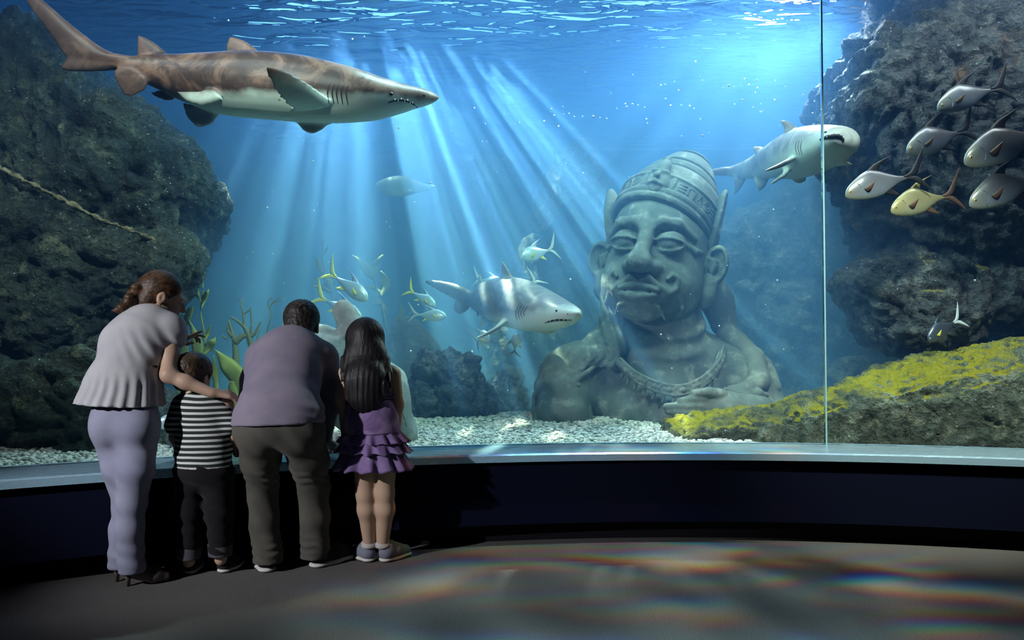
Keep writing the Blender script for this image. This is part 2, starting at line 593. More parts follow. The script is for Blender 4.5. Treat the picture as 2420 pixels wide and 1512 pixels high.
# curved acrylic window: two panes meeting in a fine vertical seam
gm = bpy.data.materials.new('acrylic'); gm.use_nodes = True
nt = gm.node_tree; nt.nodes.clear()
out = nt.nodes.new('ShaderNodeOutputMaterial'); mx = nt.nodes.new('ShaderNodeMixShader')
tr = nt.nodes.new('ShaderNodeBsdfTransparent'); gl = nt.nodes.new('ShaderNodeBsdfGlossy'); fr = nt.nodes.new('ShaderNodeFresnel')
tr.inputs[0].default_value = (0.97, 0.99, 1.0, 1); gl.inputs['Roughness'].default_value = 0.02
fr.inputs['IOR'].default_value = 1.12
nt.links.new(fr.outputs[0], mx.inputs[0]); nt.links.new(tr.outputs[0], mx.inputs[1]); nt.links.new(gl.outputs[0], mx.inputs[2])
nt.links.new(mx.outputs[0], out.inputs['Surface'])
seam_x = P(1950, 700, arc_y(1.95, R_GLASS))[0]
A_SEAM = math.asin((seam_x - CX) / R_GLASS)
win = bpy.data.objects.new('window_1', None); COL.objects.link(win); win.location = arc_pt(R_GLASS, 0, SILL)
tag(win, 'tall curved acrylic window of the aquarium tank', kind='structure')
GT = 5.2
for a, b in ((A0, A_SEAM - 0.0007), (A_SEAM + 0.0007, A1)):
    me = lathe_arc('pane', [(R_GLASS, SILL), (R_GLASS, GT), (R_GLASS + 0.03, GT), (R_GLASS + 0.03, SILL)], 60, a, b, smooth=False)
    o = link('pane', rel(me, win.location), gm, win)
m = Mat('seam_clear', (0.32, 0.62, 0.66), 0.25, 0.6)
me = lathe_arc('seam', [(R_GLASS - 0.002, SILL), (R_GLASS - 0.002, GT), (R_GLASS + 0.032, GT), (R_GLASS + 0.032, SILL)], 1, A_SEAM - 0.0006, A_SEAM + 0.0006)
o = link('seam', rel(me, win.location), m.m, win); o['label'] = 'fine pale vertical seam between the two panes'

# tank shell
BACK = 11.2
m = Mat('tank_blue', rough=0.9, spec=0.1)
m.color(m.ramp(m.noise(0.9, 5, 0.6), [(0.3, (0.008, 0.08, 0.24)), (0.7, (0.02, 0.15, 0.36))]))
tank_mat = m.m


def slab(name, pts, mat, label):
    me = np_mesh(name, np.array(pts), [tuple(range(len(pts)))], False)
    return tag(link(name, me, mat), label, kind='structure')


slab('wall_back', [(-9, BACK, 0), (9, BACK, 0), (9, BACK, 7), (-9, BACK, 7)], tank_mat, 'deep blue far wall of the tank')
slab('wall_left', [(-6.2, 2.0, 0), (-6.2, BACK, 0), (-6.2, BACK, 7), (-6.2, 2.0, 7)], tank_mat, 'blue left wall of the tank')
slab('wall_right', [(7.6, 2.0, 0), (7.6, 2.0, 7), (7.6, BACK, 7), (7.6, BACK, 0)], tank_mat, 'blue right wall of the tank')
m = Mat('hall_ceiling', (0.03, 0.06, 0.10), 0.9, 0.1)
slab('ceiling', [(-9, 3.9, 7), (9, 3.9, 7), (9, BACK, 7), (-9, BACK, 7)], m.m, 'dark ceiling high above the tank')
# ledge line on the far wall (white rim of the far pane)
m = Mat('rim_white', (0.75, 0.85, 0.9), 0.5)
a = P(1425, 353, BACK - 0.06); b = P(1800, 351, BACK - 0.06)
mb = MB(); mb.tube([a, b], [0.012, 0.012], 6)
tag(link('trim_2', mb.me('trim_2'), m.m), 'thin white rim line across the far blue wall', kind='structure')

# water: hazy body and rippling surface
def water_mat(name, scatter, absorb):
    wv = bpy.data.materials.new(name); wv.use_nodes = True
    nt = wv.node_tree; nt.nodes.clear()
    out = nt.nodes.new('ShaderNodeOutputMaterial')
    vs = nt.nodes.new('ShaderNodeVolumeScatter'); va = nt.nodes.new('ShaderNodeVolumeAbsorption'); ad = nt.nodes.new('ShaderNodeAddShader')
    vs.inputs['Color'].default_value = (0.16, 0.42, 1.0, 1); vs.inputs['Density'].default_value = scatter
    va.inputs['Color'].default_value = (0.16, 0.66, 0.98, 1); va.inputs['Density'].default_value = absorb
    nt.links.new(vs.outputs[0], ad.inputs[0]); nt.links.new(va.outputs[0], ad.inputs[1]); nt.links.new(ad.outputs[0], out.inputs['Volume'])
    return wv


n = 60
YB = 5.45                                 # haze thinned by the window to keep near things crisp, dense behind
arc = [arc_pt(R_GLASS + 0.035, math.radians(-46) + math.radians(88) * i / n, 0) for i in range(n + 1)]
ring = arc + [(7.5, BACK - 0.05, 0), (-6.1, BACK - 0.05, 0)]
front_ring = arc + [(arc[-1][0], YB, 0), (arc[0][0], YB, 0)]
back_ring = [(arc[0][0], YB + 0.002, 0), (arc[-1][0], YB + 0.002, 0), (7.5, BACK - 0.05, 0), (-6.1, BACK - 0.05, 0)]
for rg, mt, lb in ((front_ring, water_mat('clear_water', 0.035, 0.06), 'clear water just behind the tank window'), (back_ring, water_mat('hazy_water', 0.35, 0.20), 'hazy blue water in the depth of the tank')):
    bm = bmesh.new()
    lo = [bm.verts.new((x, y, 0.10)) for x, y, z in rg]; hi = [bm.verts.new((x, y, SURF + 0.02)) for x, y, z in rg]
    k = len(rg)
    for i in range(k): bm.faces.new((lo[i], lo[(i + 1) % k], hi[(i + 1) % k], hi[i]))
    bm.faces.new(lo[::-1]); bm.faces.new(hi)
    bmesh.ops.recalc_face_normals(bm, faces=bm.faces)
    me = bpy.data.meshes.new('water'); bm.to_mesh(me); bm.free()
    tag(link('water', me, mt), lb, kind='structure')

sm = bpy.data.materials.new('water_skin'); sm.use_nodes = True
nt = sm.node_tree; N = nt.nodes; L = nt.links; N.clear()
out = N.new('ShaderNodeOutputMaterial'); mx = N.new('ShaderNodeMixShader')
tr = N.new('ShaderNodeBsdfTransparent'); gl = N.new('ShaderNodeBsdfGlass')
gl.inputs['IOR'].default_value = 1.20; gl.inputs['Roughness'].default_value = 0.03
mx.inputs[0].default_value = 0.72
tc = N.new('ShaderNodeTexCoord'); mp = N.new('ShaderNodeMapping'); mp.inputs['Scale'].default_value = (1.0, 2.4, 1)
L.new(tc.outputs['Object'], mp.inputs[0])
nz = N.new('ShaderNodeTexNoise'); nz.inputs['Scale'].default_value = 2.2; nz.inputs['Detail'].default_value = 2.5; nz.inputs['Distortion'].default_value = 0.6
L.new(mp.outputs[0], nz.inputs['Vector'])
bp = N.new('ShaderNodeBump'); bp.inputs['Strength'].default_value = 1.0; bp.inputs['Distance'].default_value = 0.30
L.new(nz.outputs['Fac'], bp.inputs['Height']); L.new(bp.outputs[0], gl.inputs['Normal'])
L.new(tr.outputs[0], mx.inputs[1]); L.new(gl.outputs[0], mx.inputs[2]); L.new(mx.outputs[0], out.inputs['Surface'])
bm = bmesh.new()
vs_ = [bm.verts.new((x, y, SURF)) for x, y, z in ring]; bm.faces.new(vs_)
bmesh.ops.triangulate(bm, faces=bm.faces)
me = bpy.data.meshes.new('water_surface'); bm.to_mesh(me); bm.free()
tag(link('water_surface', me, sm), 'rippling water surface seen from below', kind='structure')
# gravel bed base
m = Mat('gravel_base', rough=0.9, spec=0.2)
m.color(m.ramp(m.voro(60), [(0.0, (0.62, 0.66, 0.62)), (0.5, (0.40, 0.44, 0.42)), (1.0, (0.2, 0.24, 0.24))]))
gravel_mat = m.m


def bed_z(x, y):
    """height of the gravel bed: level by the window, banked up towards the back"""
    d = np.maximum(np.asarray(y) - (CY + np.sqrt(np.maximum(R_GLASS ** 2 - (np.asarray(x) - CX) ** 2, 0))), 0)
    k = np.maximum(d - 1.75, 0)
    return 0.47 + 0.035 * np.minimum(d, 1.6) + 0.025 * np.sin(np.asarray(x) * 1.7 + 0.6) * np.minimum(d, 1) - np.minimum(0.30 * k * k / (k + 0.3), 0.35)


gx = np.linspace(-6.1, 7.5, 90); v = []; f = []
gt = np.linspace(0, 1, 50) ** 1.5
for x in gx:
    y0 = arc_y(x, R_GLASS + 0.02) if abs(x - CX) < R_GLASS else 3
    for t in gt:
        y = y0 + (BACK - y0) * t; v.append((x, y, float(bed_z(x, y))))
for i in range(len(gx) - 1):
    for j in range(len(gt) - 1):
        a = i * len(gt) + j; f.append((a, a + len(gt), a + len(gt) + 1, a + 1))
tag(link('tank_floor', np_mesh('tank_floor', np.array(v), f), gravel_mat), 'pale gravel bed on the tank floor', kind='structure')
# ------------------------------------------------------------------ rocks
def rock_mat(name, dark, mid, light, moss=None, moss_lo=0.55, speck=0.6, scale=1.0, rust=None, moss_n=(0.38, 0.56)):
    m = Mat(name, rough=0.6, spec=0.45)
    big = m.noise(1.6 * scale, 6, 0.6, dist=0.4); med = m.noise(7 * scale, 6, 0.65); fine = m.noise(42 * scale, 4, 0.7)
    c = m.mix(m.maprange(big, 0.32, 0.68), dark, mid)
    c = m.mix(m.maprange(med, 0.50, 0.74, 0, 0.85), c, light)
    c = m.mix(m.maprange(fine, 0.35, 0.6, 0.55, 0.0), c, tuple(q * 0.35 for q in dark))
    if rust:
        c = m.mix(m.math('MULTIPLY', m.maprange(m.noise(1.3, 4, 0.6), 0.56, 0.70), m.maprange(med, 0.4, 0.6)), c, rust)
    # pale calcareous specks
    v = m.voro(26 * scale)
    c = m.mix(m.math('MULTIPLY', m.maprange(v, 0.10, 0.18, speck, 0.0), m.maprange(m.noise(4, 2), 0.45, 0.62)), c, (0.62, 0.70, 0.62))
    if moss:
        mk = m.math('MULTIPLY', m.maprange(m.normal_z(), moss_lo, moss_lo + 0.3), m.maprange(m.noise(2.3, 5, 0.6), *moss_n))
        mcol = m.ramp(m.noise(11, 5, 0.65), [(0.25, tuple(q * 0.55 for q in moss)), (0.5, moss), (0.8, (moss[0] * 1.25, moss[1] * 1.12, moss[2] * 1.6))])
        c = m.mix(mk, c, mcol)
    m.color(c)
    m.rough(m.maprange(med, 0.3, 0.75, 0.75, 0.34))
    pit = m.voro(15 * scale, vec=None)
    m.bump(m.math('ADD', m.math('ADD', med, m.math('MULTIPLY', fine, 0.5)), m.math('MULTIPLY', pit, 0.5)), 1.0, 0.11 / scale)
    return m.m


def poly_dist(poly, X, Z):
    """signed distance to a closed outline, negative inside"""
    p = np.array(poly); n = len(p)
    d2 = np.full(X.shape, 1e9); inside = np.zeros(X.shape, bool)
    for i in range(n):
        a = p[i]; b = p[(i + 1) % n]; e = b - a
        t = np.clip(((X - a[0]) * e[0] + (Z - a[1]) * e[1]) / (e @ e + 1e-12), 0, 1)
        d2 = np.minimum(d2, (X - a[0] - t * e[0]) ** 2 + (Z - a[1] - t * e[1]) ** 2)
        c = ((a[1] > Z) != (b[1] > Z)) & (X < (b[0] - a[0]) * (Z - a[1]) / (b[1] - a[1] + 1e-12) + a[0])
        inside ^= c
    d = np.sqrt(d2); d[inside] *= -1
    return d


def rock_mesh(name, outline, depth, front, back, h=0.03, rnd=0.5, lean=0.0, disp=((1.2, 0.12, 0), (2.4, 0.10, 2), (6.0, 0.045, 2), (15, 0.020, 2), (34, 0.007, 0)), seed=0.0, edge=None, yaw=(0.0, 0.0)):
    w = np.array([tuple(P(x, y, depth)) for x, y in outline])
    poly = w[:, [0, 2]]
    lo = np.array([poly[:, 0].min() - 0.1, depth - front - 0.3 - (abs(lean) * 1.2 if not edge else 0) - yaw[0] * max(0, poly[:, 0].max() - yaw[1]), poly[:, 1].min() - 0.1])
    hi = np.array([poly[:, 0].max() + 0.1, depth + back + 0.3 + abs(lean) * 1.2, poly[:, 1].max() + 0.1])
    s = Sculpt(lo, hi, h)
    X, Z = np.meshgrid(s.ax[0], s.ax[2], indexing='ij')
    d = poly_dist(poly, X.astype(float), Z.astype(float)).astype(np.float32)
    wv_ = np.clip(-d / rnd, 0, 1); prof = np.sqrt(1 - (1 - wv_) ** 2)
    z0 = poly[:, 1].mean()
    if edge:                                   # the top slopes back from an edge line
        ew = np.array([tuple(P(ex, ey, depth)) for ex, ey in edge])
        dz = Z - np.interp(X[:, :1], ew[:, 0], ew[:, 2])
        yc = depth + lean * 0.5 * (dz + np.sqrt(dz * dz + 0.0012))
    else: yc = depth + lean * (Z - z0)
    yc = yc - yaw[0] * np.maximum(0, X - yaw[1])
    y = s.ax[1][None, :, None]
    yf = (yc - front * prof)[:, None, :]; yb = (yc + back * prof)[:, None, :]
    F = np.maximum(yf - y, y - yb)
    out = np.sqrt(np.maximum(d, 0)[:, None, :] ** 2 + (y - yc[:, None, :]) ** 2)
    s.F = np.where(d[:, None, :] < 0, F, out + 0.001).astype(np.float32)
    me = s.mesh(name, relax=2)
    def dis(co, no):
        q = co + seed * 3.7
        wob = np.stack([gnoise(q * 0.9 + 5), gnoise(q * 0.9 + 31), gnoise(q * 0.9 + 77)], 1) * 0.35
        r = 0
        for fr, am, rg in disp:
            r = r + am * fbm((q + wob) * fr, 2, 0.5, 2.1, rg)
        return r
    return displace(me, dis)


def rock(name, label, outline, depth, front, back, mat, **kw):
    me = rock_mesh(name, outline, depth, front, back, **kw)
    c = np.array([tuple(v.co) for v in me.vertices]).mean(0) if len(me.vertices) < 5 else np.array(me.vertices[0].co)
    org = P(*np.mean(outline, axis=0), depth)
    o = link(name, rel(me, org), mat); o.location = org
    return tag(o, label, 'rock')


ROCK_L = rock_mat('rock_green_grey', (0.020, 0.036, 0.032), (0.075, 0.105, 0.075), (0.30, 0.33, 0.20), speck=0.8)
ROCK_R = rock_mat('rock_cliff', (0.022, 0.030, 0.036), (0.075, 0.085, 0.085), (0.24, 0.24, 0.20), rust=(0.26, 0.15, 0.07), speck=0.5)
ROCK_M = rock_mat('rock_mossy', (0.050, 0.066, 0.050), (0.19, 0.225, 0.15), (0.46, 0.48, 0.33), moss=(0.40, 0.36, 0.012), moss_lo=0.52, speck=0.7)
ROCK_B = rock_mat('rock_boulder', (0.024, 0.034, 0.036), (0.085, 0.10, 0.095), (0.30, 0.31, 0.27), moss=(0.34, 0.29, 0.015), moss_lo=0.40, speck=0.8, moss_n=(0.52, 0.62))
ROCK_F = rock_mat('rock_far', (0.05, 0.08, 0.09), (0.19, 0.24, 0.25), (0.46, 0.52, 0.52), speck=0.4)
ROCK_O = rock_mat('rock_ochre', (0.12, 0.10, 0.05), (0.24, 0.20, 0.10), (0.34, 0.30, 0.16), speck=0.2)

rock('overhanging_boulder', 'huge dark overhanging boulder at upper left, behind the brown shark tail',
     [(-260, 40), (60, 45), (140, 62), (200, 130), (300, 205), (355, 240), (400, 290), (440, 325), (470, 375), (522, 440), (520, 500), (488, 545), (480, 585), (440, 600), (410, 645), (280, 660), (100, 620), (-260, 560)],
     5.9, 0.62, 0.9, ROCK_L, h=0.020, rnd=0.6, seed=1.1)
ledge = rock('ledge_rock', 'dark green rock with a pale sloping ledge, left of the woman with the grey blouse',
     [(-260, 290), (0, 398), (110, 450), (230, 512), (330, 548), (432, 592), (425, 640), (400, 700), (345, 760), (290, 850), (150, 880), (-260, 860)],
     5.45, 0.45, 0.6, ROCK_L, h=0.019, rnd=0.28, seed=2.3)
m = Mat('ledge_crust', rough=0.9)
m.color(m.ramp(m.noise(14, 5, 0.7), [(0.3, (0.06, 0.06, 0.035)), (0.55, (0.22, 0.20, 0.11)), (0.8, (0.42, 0.38, 0.24))])); m.bump(m.noise(30, 4), 1.0, 0.03)
mb = MB(); mb.tube([P(-200, 318, 5.28), P(0, 400, 5.20), P(110, 452, 5.16), P(230, 515, 5.14), P(330, 552, 5.16), P(430, 596, 5.30)], [0.018, 0.026, 0.018, 0.030, 0.020, 0.022, 0.014], 10, 0.7, n=160)
me = mb.me('crust'); displace(me, lambda c, n: 0.022 * fbm(c * 13, 3, ridged=2))
link('crust', rel(me, ledge.location), m.m, ledge)['label'] = 'pale encrusted rim along the ledge'
rock('base_rock', 'dark teal rock at lower left beside the woman, reaching the window',
     [(-260, 800), (-60, 850), (120, 845), (225, 800), (300, 812), (345, 880), (380, 1000), (400, 1110), (300, 1190), (-260, 1240)],
     4.85, 0.42, 0.5, ROCK_L, h=0.018, rnd=0.35, seed=3.7)
rock('low_rock', 'low pale teal rock between the woman and the boy',
     [(330, 905), (400, 915), (440, 955), (500, 985), (560, 1010), (600, 1060), (590, 1120), (330, 1130)],
     5.0, 0.28, 0.4, ROCK_F, h=0.02, rnd=0.25, seed=4.4)

rock('cliff', 'tall dark rust-stained cliff at upper right, behind the shoal of silver fish',
     [(2110, -150), (2095, 20), (2070, 70), (2000, 92), (1978, 150), (1972, 230), (1950, 280), (1962, 330), (1995, 390), (2030, 440), (2050, 500), (2090, 600), (2200, 680), (2800, 680), (2800, -150)],
     5.98, 0.66, 1.2, ROCK_R, h=0.024, rnd=0.7, seed=5.2, disp=((1.2, 0.14, 0), (2.2, 0.13, 2), (5.0, 0.07, 2), (12, 0.028, 2), (30, 0.009, 0)))
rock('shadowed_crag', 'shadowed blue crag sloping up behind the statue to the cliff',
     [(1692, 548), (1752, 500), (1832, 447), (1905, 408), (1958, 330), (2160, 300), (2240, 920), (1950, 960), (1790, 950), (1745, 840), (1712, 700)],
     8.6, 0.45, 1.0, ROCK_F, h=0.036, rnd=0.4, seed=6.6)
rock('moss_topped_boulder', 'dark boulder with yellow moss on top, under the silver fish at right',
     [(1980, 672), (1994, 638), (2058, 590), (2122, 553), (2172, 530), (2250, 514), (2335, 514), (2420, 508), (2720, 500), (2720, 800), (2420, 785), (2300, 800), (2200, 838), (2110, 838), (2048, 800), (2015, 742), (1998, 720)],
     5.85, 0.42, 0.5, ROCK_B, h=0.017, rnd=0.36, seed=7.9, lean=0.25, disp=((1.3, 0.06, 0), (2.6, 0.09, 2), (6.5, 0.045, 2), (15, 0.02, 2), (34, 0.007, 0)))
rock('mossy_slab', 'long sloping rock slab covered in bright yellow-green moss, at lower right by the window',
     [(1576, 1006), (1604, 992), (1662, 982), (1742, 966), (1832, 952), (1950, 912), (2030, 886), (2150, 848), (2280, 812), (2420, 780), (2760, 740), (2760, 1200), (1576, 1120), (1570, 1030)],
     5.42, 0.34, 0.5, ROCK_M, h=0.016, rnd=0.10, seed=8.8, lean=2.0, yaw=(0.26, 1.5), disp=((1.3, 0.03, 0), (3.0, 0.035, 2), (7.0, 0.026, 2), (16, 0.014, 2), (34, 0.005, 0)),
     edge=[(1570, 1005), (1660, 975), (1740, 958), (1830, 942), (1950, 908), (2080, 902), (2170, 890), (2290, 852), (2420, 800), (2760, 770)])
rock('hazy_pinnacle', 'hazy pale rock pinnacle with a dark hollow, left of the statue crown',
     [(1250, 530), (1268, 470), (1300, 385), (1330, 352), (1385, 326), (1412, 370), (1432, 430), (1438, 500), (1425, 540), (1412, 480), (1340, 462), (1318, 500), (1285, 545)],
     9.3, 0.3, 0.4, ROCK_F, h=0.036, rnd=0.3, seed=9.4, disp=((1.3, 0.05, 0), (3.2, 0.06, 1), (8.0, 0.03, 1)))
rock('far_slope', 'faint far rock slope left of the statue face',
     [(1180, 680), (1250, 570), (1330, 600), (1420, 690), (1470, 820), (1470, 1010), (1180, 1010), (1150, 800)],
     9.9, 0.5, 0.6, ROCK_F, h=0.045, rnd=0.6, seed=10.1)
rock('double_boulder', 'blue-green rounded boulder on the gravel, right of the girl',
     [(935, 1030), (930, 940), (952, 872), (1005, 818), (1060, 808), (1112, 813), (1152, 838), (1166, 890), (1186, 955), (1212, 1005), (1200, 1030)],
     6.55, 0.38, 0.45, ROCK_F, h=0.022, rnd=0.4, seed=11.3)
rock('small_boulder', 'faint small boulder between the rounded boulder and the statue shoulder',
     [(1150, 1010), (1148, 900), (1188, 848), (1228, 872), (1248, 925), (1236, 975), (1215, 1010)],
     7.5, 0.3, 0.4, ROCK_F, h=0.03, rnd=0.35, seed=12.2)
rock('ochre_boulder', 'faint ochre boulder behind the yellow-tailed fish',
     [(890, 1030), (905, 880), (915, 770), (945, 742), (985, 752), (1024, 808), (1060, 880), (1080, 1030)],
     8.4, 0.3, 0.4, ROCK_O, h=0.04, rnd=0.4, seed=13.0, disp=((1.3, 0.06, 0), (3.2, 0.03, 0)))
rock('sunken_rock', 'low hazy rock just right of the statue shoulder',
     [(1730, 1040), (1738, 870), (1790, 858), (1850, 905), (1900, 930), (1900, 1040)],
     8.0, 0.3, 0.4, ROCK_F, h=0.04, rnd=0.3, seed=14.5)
rock('pale_rock', 'small pale hazy rock peeking over the mossy slab',
     [(1950, 1040), (1955, 900), (1962, 858), (2000, 845), (2060, 850), (2090, 900), (2095, 1040)],
     7.3, 0.2, 0.3, ROCK_F, h=0.03, rnd=0.2, seed=15.5, disp=((2.3, 0.04, 0), (6.2, 0.03, 1)))
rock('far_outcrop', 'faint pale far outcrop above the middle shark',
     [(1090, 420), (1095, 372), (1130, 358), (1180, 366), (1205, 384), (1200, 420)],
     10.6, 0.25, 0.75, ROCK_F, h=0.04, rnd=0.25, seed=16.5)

# ------------------------------------------------------------------ gravel
rng = np.random.default_rng(3)
bmt = bmesh.new(); bmesh.ops.create_icosphere(bmt, subdivisions=1, radius=1.0)
iv = np.array([tuple(v.co) for v in bmt.verts]); itri = np.array([[v.index for v in f.verts] for f in bmt.faces]); bmt.free()
NP = 17000
x = rng.uniform(-3.0, 1.6, NP); t = rng.uniform(0, 1, NP) ** 1.35 * 2.1
y = CY + np.sqrt(R_GLASS ** 2 - (x - CX) ** 2) + 0.05 + t
r = rng.uniform(0.007, 0.016, NP) * (1 + 0.25 * t)
sc = np.stack([r * rng.uniform(0.8, 1.4, NP), r * rng.uniform(0.8, 1.3, NP), r * rng.uniform(0.5, 0.8, NP)], 1)
ang = rng.uniform(0, 6.28, NP)
v = iv[None] * sc[:, None, :]
v = v * (1 + 0.12 * rng.normal(size=v.shape[:2]))[..., None]
ca, sa = np.cos(ang)[:, None], np.sin(ang)[:, None]
v = np.stack([v[..., 0] * ca - v[..., 1] * sa, v[..., 0] * sa + v[..., 1] * ca, v[..., 2]], 2)
v += np.stack([x, y, bed_z(x, y) + sc[:, 2] * 0.5], 1)[:, None, :]
f = (itri[None] + (np.arange(NP) * len(iv))[:, None, None]).reshape(-1, 3)
m = Mat('pebble', rough=0.7, spec=0.4)
nz = m.N.new('ShaderNodeNewGeometry')
m.color(m.ramp(nz.outputs['Random Per Island'], [(0.0, (0.30, 0.33, 0.31)), (0.35, (0.52, 0.55, 0.50)), (0.75, (0.70, 0.72, 0.66)), (1.0, (0.82, 0.84, 0.80))]))
tag(link('gravel', np_mesh('gravel', v.reshape(-1, 3), f), m.m), 'white and grey gravel covering the tank floor by the window', 'gravel', kind='stuff')
# ------------------------------------------------------------------ sharks
from mathutils.bvhtree import BVHTree


def cam_hit(tree, px, py):
    o = Vector((0, 0, CAMZ)); d = (P(px, py, 1.0) - o).normalized()
    r = tree.ray_cast(o, d)
    return (r[0], r[1]) if r[0] is not None else (None, None)


def body_loft(mb, rings, seg=24, n=60):
    """rings: (centre, half height, half width); belly a little flatter than the back"""
    c = spline([r[0] for r in rings], n)
    tt = np.linspace(0, len(rings) - 1, n)
    hh = spline([(r[1], r[2], 0) for r in rings], n)
    v = []
    for i in range(n):
        t = c[min(i + 1, n - 1)] - c[max(i - 1, 0)]; t /= np.linalg.norm(t) + 1e-9
        u = np.array((0, 0, 1.0)) - t * t[2]; u /= np.linalg.norm(u); w = np.cross(t, u)
        a_, b_ = max(hh[i, 0], 0.004), max(hh[i, 1], 0.004)
        for j in range(seg):
            a = 2 * math.pi * j / seg
            sz = math.sin(a); sx = math.cos(a)
            z = a_ * (sz if sz > 0 else math.copysign(abs(sz) ** 0.9, sz))
            v.append(c[i] + u * z + w * b_ * math.copysign(abs(sx) ** 0.92, sx))
    f = [(i * seg + j, i * seg + (j + 1) % seg, (i + 1) * seg + (j + 1) % seg, (i + 1) * seg + j) for i in range(n - 1) for j in range(seg)]
    f.append(tuple(range(seg))[::-1]); f.append(tuple((n - 1) * seg + j for j in range(seg)))
    mb.add(v, f)


def px_pts(pts, d):
    return [P(p[0], p[1], p[2] if len(p) > 2 else d) for p in pts]


def shark_mat(name, back, belly, line, soft, blotch=None, xcut=None, wave=0.06, fincol=None):
    """back colour above a wavy flank line, pale belly below; line is the height in object space"""
    m = Mat(name, rough=0.42, spec=0.45)
    z = m.xyz()[2]; x = m.xyz()[0]
    zz = m.math('ADD', m.math('ADD', z, m.math('MULTIPLY', x, line[1])), m.math('MULTIPLY', m.math('SUBTRACT', m.noise(7, 4, 0.6), 0.5), wave * 3))
    top = back
    if blotch:
        top = m.mix(m.maprange(m.noise(4.6, 6, 0.66, dist=1.2), 0.40, 0.66), back, blotch)
    mk = m.maprange(zz, line[0] - soft, line[0] + soft)
    if xcut: mk = m.math('MAXIMUM', mk, m.maprange(x, xcut[0], xcut[1], 1.0, 0.0))
    c = m.mix(mk, belly, top)
    if fincol:
        at = m.N.new('ShaderNodeAttribute'); at.attribute_name = 'fin'
        c = m.mix(m.math('MULTIPLY', at.outputs['Fac'], fincol[1]), c, fincol[0])
    sp = m.maprange(m.voro(9), 0.0, 0.12, 0.7, 0.0)
    c = m.mix(m.math('MULTIPLY', sp, m.maprange(zz, line[0] - 0.16, line[0] - 0.02)), c, tuple(q * 0.45 for q in back))
    m.color(c); m.bump(m.noise(60, 3), 0.12, 0.004)
    return m.m


DARK = Mat('mouth_dark', (0.012, 0.012, 0.014), 0.6).m
EYE = Mat('eye_black', (0.006, 0.006, 0.008), 0.08, 0.8).m
GILL = Mat('gill_shadow', (0.045, 0.035, 0.03), 0.7).m
GILL_GREY = Mat('gill_shadow_grey', (0.13, 0.14, 0.14), 0.7).m
TOOTH = Mat('tooth', (0.75, 0.76, 0.70), 0.3).m


def shark(label, rings, fins, mat_fn, voxel, gills=(), mouth=None, eye=None, teeth=0, nostril=None, gill_mat=None):
    mb = MB()
    body_loft(mb, rings)
    for lead, trail, d, t0, t1 in fins:
        mb.fin([P(*q) if len(q) > 2 else P(*q, d) for q in lead], [P(*q) if len(q) > 2 else P(*q, d) for q in trail], t0, t1, n=12, m=6)
    me = fuse('shark', mb.me('shark'), voxel, 5)
    co = np.array([tuple(r[0]) for r in rings]); org = Vector(co.mean(0))
    bm = bmesh.new(); bm.from_mesh(me); tree = BVHTree.FromBMesh(bm); bm.free()
    n_ = len(me.vertices); vc = np.empty(n_ * 3, dtype=np.float32); me.vertices.foreach_get('co', vc); vc = vc.reshape(-1, 3)
    cc = spline([tuple(r[0]) for r in rings], 50); rr = spline([(r[1], r[2], 0) for r in rings], 50)
    best = np.full(n_, 9.0)
    for i in range(50):
        dv = vc - cc[i]; t_ = cc[min(i + 1, 49)] - cc[max(i - 1, 0)]; t_ /= np.linalg.norm(t_)
        dist = np.linalg.norm(dv, axis=1) / max(0.5 * (rr[i, 0] + rr[i, 1]), 0.03)
        best = np.minimum(best, dist)
    at = me.attributes.new('fin', 'FLOAT', 'POINT'); at.data.foreach_set('value', np.clip((best - 1.25) / 0.5, 0, 1).astype(np.float32))
    o = link('shark', me, None); rel(me, org); o.location = org
    me.materials.append(mat_fn(org)); tag(o, label, 'shark')
    def strip(name, pts, r, mat, parent, n=14, flat=1.0, lift=0.0):
        w = []
        for q in spline([(a, b, 0) for a, b in pts], n):
            p, nr = cam_hit(tree, q[0], q[1])
            if p is not None: w.append(p + nr * lift)
        if len(w) < 3: return None
        rr = [r * (0.35 + 0.65 * math.sin(math.pi * (i + 0.4) / (len(w) - 0.2))) for i in range(len(w))]
        mb = MB(); mb.tube(w, rr, 6, flat)
        return link(name, rel(mb.me(name), org), mat, parent)
    for g in gills: strip('gill_slit', g[0], g[1], gill_mat or GILL, o)
    if mouth:
        mo = strip('mouth', mouth[0], mouth[1], DARK, o, 20, mouth[2] if len(mouth) > 2 else 1.0)
        if mo and teeth:
            pts = spline([(a, b, 0) for a, b in mouth[0]], teeth + 4)[2:-2]
            for k, q in enumerate(pts):
                p, nr = cam_hit(tree, q[0], q[1] + (1.2 if k % 2 else -2.0))
                if p is None: continue
                dz = 0.012 if k % 2 else -0.012
                mb = MB(); mb.tube([p + nr * 0.012 + Vector((0, 0, -dz * 0.5)), p + nr * 0.014 + Vector((0, 0, dz * 0.6))], [0.0030, 0.0005], 5)
                link('tooth', rel(mb.me('tooth'), org), TOOTH, mo)
    for e, r in ((eye or (None, 0)), ) if eye else ():
        p, nr = cam_hit(tree, *e)
        if p is not None:
            mb = MB(); mb.ball(p - nr * r * 0.2, r); link('eye', rel(mb.me('eye'), org), EYE, o)
    if nostril:
        p, nr = cam_hit(tree, *nostril[0])
        if p is not None:
            mb = MB(); mb.ball(p - nr * 0.004, nostril[1], 8, 6); link('nostril', rel(mb.me('nostril'), org), DARK, o)
    return o


